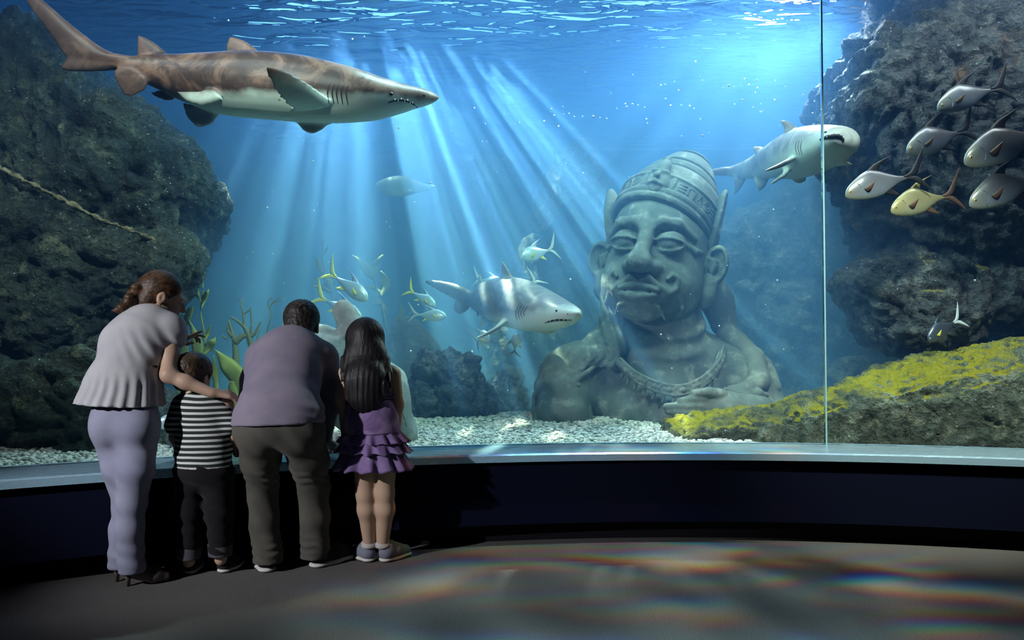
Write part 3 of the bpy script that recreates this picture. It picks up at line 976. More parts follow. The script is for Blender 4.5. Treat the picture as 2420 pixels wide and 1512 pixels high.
# the big brown shark
D1 = 4.95
prof = [(282, 134, 166), (330, 130, 190), (380, 127, 212), (430, 126, 236), (480, 124, 256), (530, 122, 271), (600, 121, 279), (660, 125, 284), (720, 133, 289), (780, 147, 291), (840, 163, 289), (890, 180, 283), (940, 195, 269), (980, 205, 256), (1010, 213, 248), (1028, 221, 240), (1038, 228, 234)]
rings = []
for x, a, b in prof:
    k = (1038 - x) / 756.0
    d = D1 + 0.25 * (0.5 - k)
    h = (b - a) / 2 / FPX * d
    wd = h * (0.80 if x < 800 else 0.80 + 0.55 * (x - 800) / 240)
    rings.append((P(x, (a + b) / 2, d), h, wd))
dk = D1
shark('large brown sand shark with pale belly and raised pectoral fin, swimming at upper left', rings, [
    ([(632, 135), (590, 100), (545, 84)], [(520, 135), (526, 105), (535, 85)], dk, 0.05, 0.012),
    ([(415, 138), (365, 98), (328, 82)], [(315, 145), (317, 105), (321, 83)], dk - 0.06, 0.05, 0.012),
    ([(318, 133), (255, 118), (175, 60), (105, 0), (40, -50)], [(270, 165), (160, 142), (118, 88), (62, 15), (22, -48)], dk - 0.12, 0.10, 0.014),
    ([(292, 166), (235, 170), (175, 172), (148, 166)], [(262, 138), (205, 122), (160, 130), (143, 152)], dk - 0.12, 0.07, 0.02),
    ([(352, 190), (345, 214), (312, 230)], [(292, 150), (262, 172), (288, 222)], dk - 0.16, 0.04, 0.012),
    ([(530, 236), (480, 250), (440, 240), (416, 218)], [(505, 210), (465, 212), (435, 214), (412, 214)], dk - 0.21, 0.04, 0.012),
    ([(430, 215), (405, 240), (370, 232)], [(400, 205), (365, 212), (352, 216)], dk + 0.02, 0.03, 0.012),
    ([(530, 262), (505, 294), (474, 302)], [(420, 240), (432, 275), (460, 301)], dk + 0.05, 0.04, 0.012),
    ([(790, 240, dk - 0.10), (722, 190, dk - 0.30), (672, 164, dk - 0.42), (626, 156, dk - 0.50)], [(690, 262, dk - 0.10), (655, 228, dk - 0.32), (636, 192, dk - 0.43), (624, 160, dk - 0.50)], dk, 0.06, 0.014),
    ([(682, 270), (712, 308), (736, 317)], [(805, 275), (775, 303), (748, 316)], dk + 0.12, 0.05, 0.012),
], lambda org: shark_mat('brown_shark_skin', (0.050, 0.028, 0.020), (0.58, 0.70, 0.60), (-0.095, -0.035), 0.035, (0.22, 0.125, 0.085), wave=0.03, fincol=((0.085, 0.050, 0.036), 0.55)), 0.012,  # hide blotches, with contrast painted up in place of dappled light
    gills=[([(x + 4, 196 + k * 1.5), (x - 2, 218), (x + 2, 244 + k)], 0.0055) for k, x in enumerate((776, 787, 797, 808, 820))],
    mouth=([(918, 242), (940, 236), (962, 238), (978, 246), (986, 254)], 0.009), eye=((925, 222), 0.013), teeth=9, nostril=((1003, 225), 0.010))

# the grey shark in the middle, coming round towards the window
R2 = [((1366, 740, 5.22), 0.012, 0.02), ((1354, 741, 5.28), 0.050, 0.075), ((1332, 742, 5.40), 0.090, 0.125), ((1300, 738, 5.62), 0.135, 0.165), ((1264, 730, 5.88), 0.180, 0.195), ((1226, 718, 6.15), 0.205, 0.205),
      ((1192, 710, 6.40), 0.200, 0.195), ((1160, 707, 6.62), 0.165, 0.160), ((1136, 707, 6.82), 0.115, 0.110), ((1118, 706, 7.0), 0.075, 0.065), ((1104, 704, 7.1), 0.050, 0.04)]
shark('grey shark with bared teeth swimming right, in the middle of the tank', [(P(*c), a, b) for c, a, b in R2], [
    ([(1220, 668), (1202, 634), (1188, 615)], [(1176, 680), (1181, 645), (1184, 616)], 6.22, 0.05, 0.014),
    ([(1150, 690), (1139, 656), (1132, 644)], [(1126, 700), (1128, 664), (1129, 645)], 6.75, 0.045, 0.014),
    ([(1128, 694, 7.0), (1085, 672, 7.1), (1042, 662, 7.15), (1004, 660, 7.2)], [(1110, 724, 7.05), (1070, 708, 7.12), (1034, 688, 7.16), (1006, 672, 7.2)], 7.1, 0.09, 0.016),
    ([(1118, 712), (1106, 735), (1088, 743)], [(1092, 704), (1070, 714), (1070, 734)], 7.1, 0.06, 0.02),
    ([(1212, 748, 5.98), (1170, 776, 5.80), (1124, 799, 5.66)], [(1186, 755, 6.1), (1160, 786, 5.92), (1124, 801, 5.70)], 5.9, 0.05, 0.014),
    ([(1252, 770, 5.95), (1280, 789, 5.9), (1304, 790, 5.85)], [(1320, 765, 5.8), (1316, 780, 5.82), (1310, 788, 5.84)], 5.9, 0.05, 0.014),
    ([(1160, 735), (1146, 764), (1131, 773)], [(1138, 735), (1137, 755), (1129, 771)], 6.55, 0.04, 0.012),
    ([(1140, 730), (1132, 748), (1126, 750)], [(1122, 726), (1124, 740), (1125, 749)], 6.85, 0.03, 0.012),
], lambda org: shark_mat('grey_shark_skin', (0.125, 0.135, 0.145), (0.52, 0.60, 0.54), (-0.085, -0.05), 0.05, (0.23, 0.245, 0.25), wave=0.02, fincol=((0.15, 0.16, 0.16), 0.7)), 0.012,
    gills=[([(1226 + k * 7, 718 + k * 2), (1219 + k * 6, 738), (1222 + k * 6, 758 - k * 4)], 0.005) for k in range(4)],
    mouth=([(1288, 763), (1300, 759), (1318, 756), (1336, 756), (1351, 756)], 0.009), eye=((1315, 734), 0.009), teeth=11, nostril=((1341, 741), 0.006), gill_mat=GILL_GREY)

# the pale shark at right
R3 = [((1994, 322, 5.26), 0.045, 0.06), ((1986, 328, 5.30), 0.090, 0.14), ((1968, 338, 5.42), 0.130, 0.180), ((1940, 348, 5.60), 0.165, 0.200), ((1905, 358, 5.81), 0.190, 0.200), ((1870, 368, 6.06), 0.185, 0.185),
      ((1832, 379, 6.30), 0.150, 0.145), ((1797, 391, 6.54), 0.112, 0.105), ((1762, 401, 6.74), 0.080, 0.070), ((1730, 405, 6.88), 0.052, 0.042)]
shark('pale shark with open mouth, above the statue at right behind the window seam', [(P(*c), a, b) for c, a, b in R3], [
    ([(1892, 305), (1864, 285), (1842, 282)], [(1850, 335), (1850, 306), (1840, 285)], 5.91, 0.05, 0.014),
    ([(1822, 356), (1797, 345), (1776, 347)], [(1784, 390), (1784, 366), (1774, 350)], 6.41, 0.045, 0.014),
    ([(1752, 392), (1712, 393), (1682, 399), (1657, 401)], [(1740, 418), (1708, 418), (1682, 416), (1660, 411)], 6.86, 0.08, 0.02),
    ([(1772, 412), (1752, 446), (1735, 463)], [(1728, 408), (1733, 438), (1732, 461)], 6.81, 0.05, 0.014),
    ([(1824, 412), (1812, 440), (1796, 453)], [(1772, 412), (1781, 438), (1789, 452)], 6.51, 0.04, 0.014),
    ([(1880, 384, 5.81), (1858, 414, 5.74), (1822, 438, 5.71)], [(1838, 388, 5.96), (1848, 408, 5.81), (1819, 430, 5.74)], 5.76, 0.05, 0.016),
    ([(1900, 362, 5.68), (1842, 388, 5.48), (1805, 404, 5.36)], [(1868, 380, 5.81), (1838, 398, 5.62), (1805, 406, 5.40)], 5.66, 0.05, 0.014),
    ([(1985, 372, 5.48), (1998, 380, 5.46), (2020, 387, 5.44)], [(1935, 395, 5.56), (1982, 395, 5.52), (2016, 390, 5.46)], 5.51, 0.05, 0.014),
    ([(1860, 408), (1876, 430), (1888, 434)], [(1912, 408), (1904, 428), (1894, 434)], 6.06, 0.04, 0.014),
], lambda org: shark_mat('pale_shark_skin', (0.17, 0.155, 0.14), (0.46, 0.50, 0.41), (-0.02, -0.18), 0.07, (0.34, 0.32, 0.285), wave=0.02, fincol=((0.085, 0.075, 0.068), 0.85)), 0.012,
    gills=[([(1884 + k * 6, 330), (1880 + k * 6, 348), (1884 + k * 6, 366)], 0.0045) for k in range(3)],
    mouth=([(1938, 330), (1955, 324), (1975, 322), (1989, 326), (1993, 336)], 0.018), eye=((1951, 312), 0.010), teeth=9, gill_mat=GILL_GREY)

# small hazy shark far behind
R4 = [((886, 441, 8.6), 0.02, 0.02), ((896, 440, 8.6), 0.06, 0.05), ((920, 440, 8.62), 0.105, 0.085), ((950, 440, 8.65), 0.12, 0.09), ((980, 441, 8.7), 0.085, 0.06), ((1005, 442, 8.72), 0.045, 0.03), ((1018, 441, 8.74), 0.025, 0.018)]
shark('small hazy pale shark far off, swimming left below the big brown shark', [(P(*c), a, b) for c, a, b in R4], [
    ([(948, 428), (958, 420), (969, 411)], [(985, 432), (974, 424), (971, 412)], 8.65, 0.04, 0.014),
    ([(1008, 438), (1022, 437), (1036, 439)], [(1010, 445), (1022, 443), (1035, 441)], 8.72, 0.035, 0.014),
    ([(1006, 444), (1013, 450), (1016, 453)], [(1018, 441), (1017, 447), (1017, 452)], 8.72, 0.03, 0.014),
    ([(955, 452), (985, 455), (992, 457)], [(975, 450), (988, 453), (994, 456)], 8.6, 0.03, 0.014),
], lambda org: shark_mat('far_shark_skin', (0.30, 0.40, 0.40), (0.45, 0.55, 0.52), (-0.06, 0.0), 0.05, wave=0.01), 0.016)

# ------------------------------------------------------------------ manatee resting behind the window
s = Sculpt((-2.2, 4.35, 0.40), (-0.45, 6.0, 1.75), 0.014)
q = lambda x, y, d=5.15: tuple(P(x, y, d))
s.chain([q(690, 862, 5.25), q(745, 848), q(812, 885), q(880, 955), q(912, 1005)], [0.17, 0.21, 0.255, 0.245, 0.16], 0.12)
s.chain([q(690, 862, 5.25), q(668, 850, 5.15), q(655, 830, 5.1)], [0.17, 0.13, 0.10], 0.08)
s.chain([q(852, 850, 5.1), q(838, 785, 5.05), q(812, 735, 5.05)], [0.11, 0.088, 0.078], 0.05, sq=(1, 0.62, 1))
s.ell(q(958, 1032, 5.15), (0.085, 0.12, 0.12), 0.07)
s.ell(q(930, 880, 5.3), (0.10, 0.16, 0.05), 0.06, rot=(0, 0.5, 0))
s.chain([q(896, 868, 4.95), q(944, 950, 4.93), q(962, 1010, 4.95)], [0.010, 0.014, 0.008], 0.02)
me = s.mesh('manatee', 2)
displace(me, lambda c, n: 0.006 * fbm(c * 9, 3))
m = Mat('manatee_hide', rough=0.6, spec=0.3)
m.color(m.mix(m.maprange(m.noise(9, 5, 0.65), 0.42, 0.66), (0.19, 0.23, 0.22), (0.29, 0.33, 0.31))); m.bump(m.noise(40, 4), 0.25, 0.01)
org = P(820, 1010, 5.15)
o = link('manatee', rel(me, org), m.m); o.location = org
tag(o, 'pale grey manatee with raised flipper, behind the man and the girl', 'manatee')

# ------------------------------------------------------------------ bony fish
FX = [0, .03, .08, .16, .3, .45, .6, .75, .88, 1.0]


def fish_proto(top, bot, wid):
    """meshes of one fish of length 1 (snout at x = 0, tail root at x = 1)"""
    n = 34; seg = 16; xs = np.linspace(0, 1, n) ** 1.15
    T = np.interp(xs, FX, top); B = np.interp(xs, FX, bot); W = np.interp(xs, FX, wid)
    for A in (T, B, W):
        A[1:-1] = (A[:-2] + 2 * A[1:-1] + A[2:]) / 4
    v = []
    for i in range(n):
        c = (T[i] + B[i]) / 2; h = (T[i] - B[i]) / 2
        for j in range(seg):
            a = 2 * math.pi * j / seg
            sx = math.cos(a)
            v.append((xs[i], W[i] * math.copysign(abs(sx) ** 1.15, sx), c + h * math.sin(a)))
    f = [(i * seg + j, i * seg + (j + 1) % seg, (i + 1) * seg + (j + 1) % seg, (i + 1) * seg + j) for i in range(n - 1) for j in range(seg)]
    f.append(tuple(range(seg))[::-1]); f.append(tuple((n - 1) * seg + j for j in range(seg)))
    M = {}
    b = MB(); b.add(v, f); M['body'] = b.me('body')
    b = MB()
    b.fin([(0.95, 0, .03), (1.08, 0, .07), (1.22, 0, .20), (1.38, 0, .36)], [(0.99, 0, -.01), (1.17, 0, .025), (1.29, 0, .17), (1.385, 0, .36)], .022, .006, 10, 4)
    b.fin([(0.95, 0, -.015), (1.08, 0, -.055), (1.22, 0, -.14), (1.37, 0, -.25)], [(0.99, 0, .01), (1.16, 0, -.005), (1.28, 0, -.11), (1.375, 0, -.25)], .022, .006, 10, 4)
    M['tail_fin'] = b.me('tail_fin')
    z = lambda x, A: float(np.interp(x, FX, A))
    b = MB(); b.fin([(.36, 0, z(.36, top) - .02), (.52, 0, z(.45, top) + .045), (.70, 0, z(.45, top) + .09), (.88, 0, z(.45, top) + .125)], [(.60, 0, z(.60, top) - .02), (.62, 0, z(.5, top) + .02), (.74, 0, z(.45, top) + .075), (.885, 0, z(.45, top) + .127)], .018, .005, 9, 4)
    M['dorsal_fin'] = b.me('dorsal_fin')
    b = MB(); b.fin([(.56, 0, z(.56, bot) + .02), (.68, 0, z(.6, bot) - .02), (.84, 0, z(.6, bot) - .055)], [(.78, 0, z(.78, bot) + .02), (.76, 0, z(.7, bot) - .01), (.85, 0, z(.6, bot) - .053)], .016, .005, 9, 4)
    M['anal_fin'] = b.me('anal_fin')
    b = MB()
    w0 = z(.30, wid)
    b.fin([(.27, w0 * .9, -.03), (.33, w0 + .03, .0), (.42, w0 + .05, .035)], [(.30, w0 * .9, -.075), (.35, w0 + .03, -.055), (.425, w0 + .05, .03)], .012, .004, 8, 4)
    M['pectoral_fin'] = b.me('pectoral_fin')
    b = MB(); b.ball((.075, z(.075, wid) * .86, z(.08, bot) * .30 + z(.08, top) * .20), (.020, .010, .020), 14, 8); M['eye'] = b.me('eye')
    b = MB(); b.ball((.075, z(.075, wid) * .86 + .006, z(.08, bot) * .30 + z(.08, top) * .20), (.011, .007, .011), 12, 8); M['pupil'] = b.me('pupil')
    b = MB(); b.tube([(.20, z(.20, wid) * .93, .06), (.235, z(.23, wid) * .96, 0), (.225, z(.23, wid) * .96, -.06), (.20, z(.2, wid) * .90, -.10)], [.004, .006, .006, .003], 6, n=12); M['gill_cover'] = b.me('gill_cover')
    return M


def fish_body_mat(name, back, flank, belly, face=None):
    m = Mat(name, rough=0.28, spec=0.6, metal=0.25)
    o = m.xyz(); z = m.math('ADD', o[2], m.math('MULTIPLY', m.math('SUBTRACT', m.noise(9, 3), 0.5), 0.05))
    c = m.ramp(m.maprange(z, -0.17, 0.20), [(0.0, belly), (0.42, flank), (0.72, tuple((a + b) / 2 for a, b in zip(flank, back))), (1.0, back)])
    if face: c = m.mix(m.maprange(o[0], 0.02, 0.15, 0.5, 0.0), c, face)
    m.color(c); m.bump(m.noise(70, 2), 0.06, 0.003)
    return m.m


FIN_BLACK = Mat('fin_black', (0.012, 0.011, 0.012), 0.5).m
FIN_BROWN = Mat('fin_brown', (0.10, 0.055, 0.03), 0.5).m
FIN_YELLOW = Mat('fin_yellow', (0.72, 0.70, 0.08), 0.5).m
FIN_PALE = Mat('fin_pale', (0.45, 0.55, 0.55), 0.5).m
RING_GOLD = Mat('eye_gold', (0.55, 0.40, 0.08), 0.2, 0.6).m
RING_PALE = Mat('eye_pale', (0.7, 0.75, 0.72), 0.2, 0.6).m
pomp = fish_proto([-.045, .01, .055, .10, .165, .205, .165, .095, .045, .022], [-.075, -.105, -.125, -.145, -.165, -.170, -.150, -.085, -.035, -.018], [.002, .022, .038, .055, .075, .078, .062, .038, .018, .008])
trev = fish_proto([-.02, .04, .085, .125, .165, .165, .125, .075, .038, .018], [-.035, -.065, -.095, -.125, -.155, -.155, -.120, -.070, -.034, -.016], [.002, .022, .038, .055, .070, .070, .055, .034, .016, .008])
SILVER = fish_body_mat('silver_fish_skin', (0.070, 0.055, 0.055), (0.24, 0.29, 0.34), (0.55, 0.60, 0.50), (0.24, 0.22, 0.10))
GOLDEN = fish_body_mat('golden_fish_skin', (0.20, 0.17, 0.06), (0.40, 0.39, 0.22), (0.66, 0.67, 0.48), (0.32, 0.28, 0.08))
PALEB = fish_body_mat('pale_fish_skin', (0.34, 0.46, 0.62), (0.52, 0.72, 0.72), (0.70, 0.86, 0.80))
GREY = fish_body_mat('grey_fish_skin', (0.035, 0.045, 0.06), (0.07, 0.09, 0.11), (0.12, 0.14, 0.15))


def fish(kind, label, snout, tail, dsn, dtl, mats, group=None, scale_z=1.14, cat='fish', skip=()):
    a = P(*snout, dsn); b = P(*tail, dtl)
    L = (b - a).length; ex = (b - a).normalized()
    near = -1 if True else 1
    ey = Vector((0, -1, 0)); ey = (ey - ex * ey.dot(ex)).normalized(); ez = ex.cross(ey)
    flip = 1.0
    if ez.z < 0: flip = -1.0
    M = Matrix.Identity(4)
    for i, ax in enumerate((ex, ey, ez * flip)):
        for r in range(3): M[r][i] = ax[r] * L * (scale_z if i == 2 else 1)
    M.translation = a
    root = thing('fish', label, cat, a, group)
    Mi = Matrix.Translation(-a) @ M
    parts = {}
    for part, key in (('body', 0), ('tail_fin', 1), ('dorsal_fin', 2), ('anal_fin', 3), ('pectoral_fin', 4), ('eye', 5), ('pupil', 6), ('gill_cover', 7)):
        if part in skip: continue
        me = kind[part].copy(); me.materials.clear(); me.materials.append(mats[key])
        me.transform(Mi)
        if flip < 0: me.flip_normals()
        o = link(part, me, None, parts.get('eye') if part == 'pupil' else root)
        parts[part] = o
    return root


g = 'silver fish shoaling by the cliff at right'
PM = [SILVER, FIN_BLACK, FIN_BLACK, FIN_BLACK, FIN_BROWN, RING_GOLD, EYE, SILVER]
GMt = [GOLDEN, FIN_BROWN, GOLDEN, FIN_BROWN, FIN_BROWN, RING_GOLD, EYE, GOLDEN]
fish(pomp, 'silver fish at the top of the shoal by the cliff', (2212, 248), (2346, 213), 5.09, 5.14, PM, g)
fish(pomp, 'silver fish with long black dorsal fin, second from the top of the shoal', (2139, 350), (2268, 314), 5.04, 5.14, PM, g)
fish(pomp, 'leftmost silver fish of the shoal, nearest the window seam', (1995, 452), (2142, 420), 4.88, 4.93, PM, g)
fish(pomp, 'yellowish golden fish at the bottom of the shoal', (2103, 489), (2232, 466), 4.94, 5.04, GMt, g)
fish(pomp, 'largest silver fish of the shoal, upper one cut by the right edge', (2274, 372), (2462, 318), 4.84, 4.89, PM, g)
fish(pomp, 'silver fish low in the shoal, lower one cut by the right edge', (2287, 473), (2452, 424), 4.89, 4.94, PM, g)
GG = [GREY, FIN_PALE, GREY, GREY, FIN_YELLOW, RING_PALE, EYE, GREY]
fish(pomp, 'small dark grey fish with yellow fin and white tail, just above the mossy slab', (2190, 800), (2256, 762), 5.14, 5.20, GG, scale_z=1.25)
YT = [PALEB, FIN_YELLOW, PALEB, FIN_YELLOW, FIN_YELLOW, RING_PALE, EYE, PALEB]
PT = [PALEB, FIN_PALE, PALEB, FIN_YELLOW, FIN_YELLOW, RING_PALE, EYE, PALEB]
g = 'pale blue fish with forked tails in the middle of the tank'
fish(trev, 'pale blue fish with bright yellow forked tail, above the girl', (870, 708), (792, 655), 6.1, 6.2, YT, g, 1.15)
fish(trev, 'pale blue yellow-tailed fish half hidden behind the manatee flipper', (856, 752), (768, 710), 6.3, 6.4, YT, g, 1.1)
fish(trev, 'small yellow-tailed fish just left of the middle shark tail, upper of two', (1029, 722), (976, 692), 6.3, 6.4, YT, g, 1.2)
fish(trev, 'round pale blue fish with white tail, below another by the middle shark tail', (1055, 746), (988, 744), 6.2, 6.3, PT, g, 1.15)
fish(trev, 'pale translucent blue fish facing left, above the middle shark head', (1233, 606), (1297, 592), 6.8, 6.95, PT, g, 1.5)
fish(trev, 'pale fish showing its back behind the grey shark dorsal fins', (1190, 668), (1136, 662), 7.3, 7.4, PT, g, 1.4)
fish(trev, 'pale fish with only its raised tail showing above the middle shark', (1225, 712), (1262, 668), 6.9, 7.2, PT, g, 1.2)
fish(trev, 'small pale fish below the middle shark pectoral fin', (1156, 792), (1130, 806), 6.0, 6.3, PT, g, 1.2)
fish(trev, 'small pale fish pointing upward under the middle shark', (1224, 788), (1217, 828), 6.2, 6.4, PT, g, 1.2)
fish(trev, 'plump pale teal fish near the glass between the woman and the boy', (366, 1004), (452, 985), 4.55, 4.6, PT, None, 1.3)
# ------------------------------------------------------------------ stone bust
DS = 6.3
KS = DS / FPX
ST = P(1550, 1015, DS); ST.z -= 0.04
m = Mat('weathered_stone', rough=0.8, spec=0.25)
big = m.noise(2.4, 6, 0.6); med = m.noise(9, 5, 0.62); fine = m.noise(60, 3, 0.6)
c = m.mix(m.maprange(big, 0.35, 0.68), (0.10, 0.13, 0.125), (0.175, 0.21, 0.195))
c = m.mix(m.maprange(med, 0.50, 0.72, 0, 0.75), c, (0.32, 0.36, 0.33))
c = m.mix(m.maprange(med, 0.28, 0.44, 0.5, 0.0), c, (0.12, 0.15, 0.14))
m.color(c); m.bump(m.math('ADD', med, m.math('MULTIPLY', fine, 0.4)), 0.35, 0.02)
STONE = m.m
statue = thing('statue', 'giant weathered grey stone bust with tall tiered crown and curled moustache', 'statue', ST)


def spx(px, py, y=0.0):
    """statue-space point seen at a photograph position, y towards the back"""
    w = P(px, py, DS + y); return (w.x - ST.x, y, w.z - ST.z)


# shoulders, chest, arms
s = Sculpt((-1.2, -0.85, -0.10), (1.2, 0.75, 1.35), 0.0125)
s.chain([(-0.40, 0.12, 0.50), (0.0, 0.10, 0.52), (0.45, 0.12, 0.52)], [0.30, 0.36, 0.30], 0.12)
s.ell((-0.66, 0.10, 0.34), (0.34, 0.38, 0.42), 0.15)
s.ell((0.68, 0.10, 0.36), (0.33, 0.38, 0.42), 0.15)
s.ell((-0.04, -0.12, 0.10), (0.44, 0.38, 0.46), 0.10)
s.ell((0.03, 0.18, 0.10), (0.80, 0.42, 0.4), 0.15)
s.cone((0.05, 0.10, 0.60), (0.07, 0.06, 1.15), 0.37, 0.315, 0.14)
s.torus((0.05, 0.02, 0.76), 0.335, 0.03, (0.35, 0, 0), 0.05)
s.torus((0.06, 0.02, 0.93), 0.325, 0.028, (0.42, 0, 0), 0.05)
# upper arms
s.chain([(-0.74, -0.05, 0.42), (-0.80, -0.32, 0.18), (-0.76, -0.46, -0.15)], [0.24, 0.205, 0.19], 0.05)
s.chain([(0.78, 0.0, 0.36), (0.88, -0.10, 0.05), (0.80, -0.15, -0.2)], [0.24, 0.215, 0.2], 0.07)
s.chain([(0.90, -0.15, 0.08), (0.66, -0.42, 0.18), (0.44, -0.52, 0.27)], [0.20, 0.165, 0.125], 0.08)
s.chain([(-0.57, -0.42, 0.50), (-0.53, -0.50, 0.30), (-0.51, -0.54, 0.0)], [0.03, 0.06, 0.065], 0.03, 'sub')
for k_ in range(4):
    s.chain([(-0.50, -0.10 - 0.05 * k_, 0.80 - 0.07 * k_), (-0.72, -0.16 - 0.06 * k_, 0.62 - 0.06 * k_), (-0.93, -0.12 - 0.05 * k_, 0.40 - 0.05 * k_)], [0.018, 0.024, 0.012], 0.03)
s.field(lambda x, y, z: 0.006 * np.sin(z * 31 + x * 17) * np.sin(x * 23 + 2) * np.clip((np.abs(x) - 0.5) * 4, 0, 1))
me = s.mesh('bust', 1); displace(me, lambda c, n: 0.006 * fbm(c * 7, 4))
link('bust', me, STONE, statue)
# drapery strands over the shoulders
s = Sculpt((-1.15, -0.75, 0.05), (1.15, 0.5, 1.45), 0.0115)
s.chain([(-0.385, 0.06, 1.20), (-0.375, -0.08, 0.95), (-0.365, -0.20, 0.74), (-0.40, -0.28, 0.58)], [0.065, 0.085, 0.095, 0.05], 0.05)
s.chain([(-0.38, -0.18, 0.76), (-0.52, -0.22, 0.64), (-0.70, -0.24, 0.50)], [0.07, 0.06, 0.03], 0.08)
s.field(lambda x, y, z: 0.007 * np.sin((x + 0.25 * (z - 0.7) * (z > 0.62)) * 95 + np.where(z < 0.66, (0.66 - z) * 60, 0)) * np.clip((z - 0.42) * 8, 0, 1) * (x < -0.2))
s.chain([(-0.48, -0.06, 0.82), (-0.66, -0.18, 0.62), (-0.84, -0.22, 0.42)], [0.05, 0.035, 0.02], 0.04)
s.chain([(-0.40, -0.05, 0.84), (-0.64, -0.12, 0.64), (-0.80, -0.20, 0.46), (-0.95, -0.10, 0.32), (-0.99, -0.05, 0.20)], [0.09, 0.09, 0.075, 0.06, 0.045], 0.05)
for k in range(3): s.torus((-0.97 + 0.02 * k, -0.06, 0.17 + 0.07 * k), 0.05, 0.018, (1.4, 0.3 + k, 0.4), 0.02)
s.ell((-0.70, -0.33, 0.425), (0.06, 0.04, 0.03), 0.02); s.ell((-0.77, -0.31, 0.41), (0.045, 0.04, 0.026), 0.015)
s.chain([(0.60, 0.0, 0.82), (0.76, -0.12, 0.62), (0.77, -0.27, 0.46), (0.62, -0.37, 0.385), (0.50, -0.40, 0.40)], [0.085, 0.10, 0.085, 0.06, 0.03], 0.03)
s.chain([(0.68, 0.05, 0.80), (0.87, -0.10, 0.58), (0.93, -0.16, 0.40), (1.0, -0.05, 0.22)], [0.075, 0.05, 0.045, 0.03], 0.03)
s.chain([(0.45, -0.44, 0.40), (0.60, -0.42, 0.345), (0.72, -0.40, 0.37), (0.80, -0.36, 0.35)], [0.02, 0.035, 0.03, 0.02], 0.02)
s.chain([(0.48, 0.14, 1.30), (0.56, 0.16, 1.10), (0.60, 0.14, 0.92)], [0.11, 0.13, 0.11], 0.05)
s.ell((0.62, 0.08, 0.84), (0.085, 0.09, 0.075), 0.02)
s.cone((0.56, 0.1, 1.06), (0.67, 0.08, 1.06), 0.022, 0.022, 0.01); s.cone((0.58, 0.1, 0.99), (0.665, 0.08, 0.99), 0.018, 0.018, 0.01)
me = s.mesh('shawl', 1); link('shawl', me, STONE, statue)['label'] = 'carved shawl strands over both shoulders'
# armlet
s = Sculpt((-1.15, -0.75, -0.2), (-0.45, 0.15, 0.4), 0.010)
for k, (dz, r) in enumerate(((0.10, 0.016), (0.055, 0.020), (0.0, 0.024))):
    s.torus((-0.797 + 0.004 * k, -0.325 + dz * 0.5, 0.17 + dz), 0.216, r, (0.62, -0.06, 0), 0.01)
me = s.mesh('armlet', 0); link('armlet', me, STONE, statue)
# collar necklace
col = spline([(-0.34, -0.33, 0.60), (-0.24, -0.45, 0.50), (-0.08, -0.52, 0.42), (0.10, -0.53, 0.40), (0.28, -0.47, 0.47), (0.42, -0.36, 0.58), (0.50, -0.22, 0.70)], 60)
s = Sculpt((-0.5, -0.8, 0.2), (0.65, 0.0, 0.85), 0.009)
for i in range(59):
    a, b = col[i], col[i + 1]
    s.cone(a + (0, -0.010, 0.035), b + (0, -0.010, 0.035), 0.013, 0.013)
    s.cone(a + (0, 0.015, 0.0), b + (0, 0.015, 0.0), 0.036, 0.036, 0.004)
    s.cone(a + (0, -0.014, -0.036), b + (0, -0.014, -0.036), 0.013, 0.013)
for i in range(3, 57, 3):
    p = col[i] + (0, -0.020, 0)
    s.torus(p, 0.020, 0.006, (math.pi / 2, 0, 0.3), 0.003) if (i // 3) % 2 else s.box(p, (0.017, 0.012, 0.017), 0.004, 0.003, rot=(0, 0.78, 0))
for i in range(2, 58, 4):
    p = col[i] + (0, 0.005, -0.066)
    s.cone(p, p + (-0.012, -0.004, -0.034), 0.017, 0.010, 0.006)
me = s.mesh('necklace', 0); link('necklace', me, STONE, statue)['label'] = 'carved collar necklace with rings and drops'
# raised hand across the chest, fingers to the left
s = Sculpt((-0.25, -0.95, 0.05), (0.75, -0.25, 0.60), 0.0085)
s.ell((0.34, -0.58, 0.27), (0.21, 0.085, 0.115), 0.05, rot=(0, -0.08, 0))
s.cone((0.45, -0.55, 0.26), (0.62, -0.45, 0.22), 0.10, 0.13, 0.06)
for k, (z0, z1, xe, r) in enumerate(((0.345, 0.325, 0.05, 0.034), (0.285, 0.285, -0.045, 0.038), (0.225, 0.250, -0.035, 0.037), (0.175, 0.215, 0.02, 0.032))):
    s.chain([(0.26, -0.62, z0), (0.14, -0.665, (z0 + z1) / 2 + 0.006), (xe, -0.66, z1)], [r * 1.05, r, r * 0.72], 0.012)
s.chain([(0.38, -0.60, 0.37), (0.27, -0.655, 0.395), (0.15, -0.665, 0.385)], [0.045, 0.036, 0.026], 0.012)
me = s.mesh('hand', 1); link('hand', me, STONE, statue)

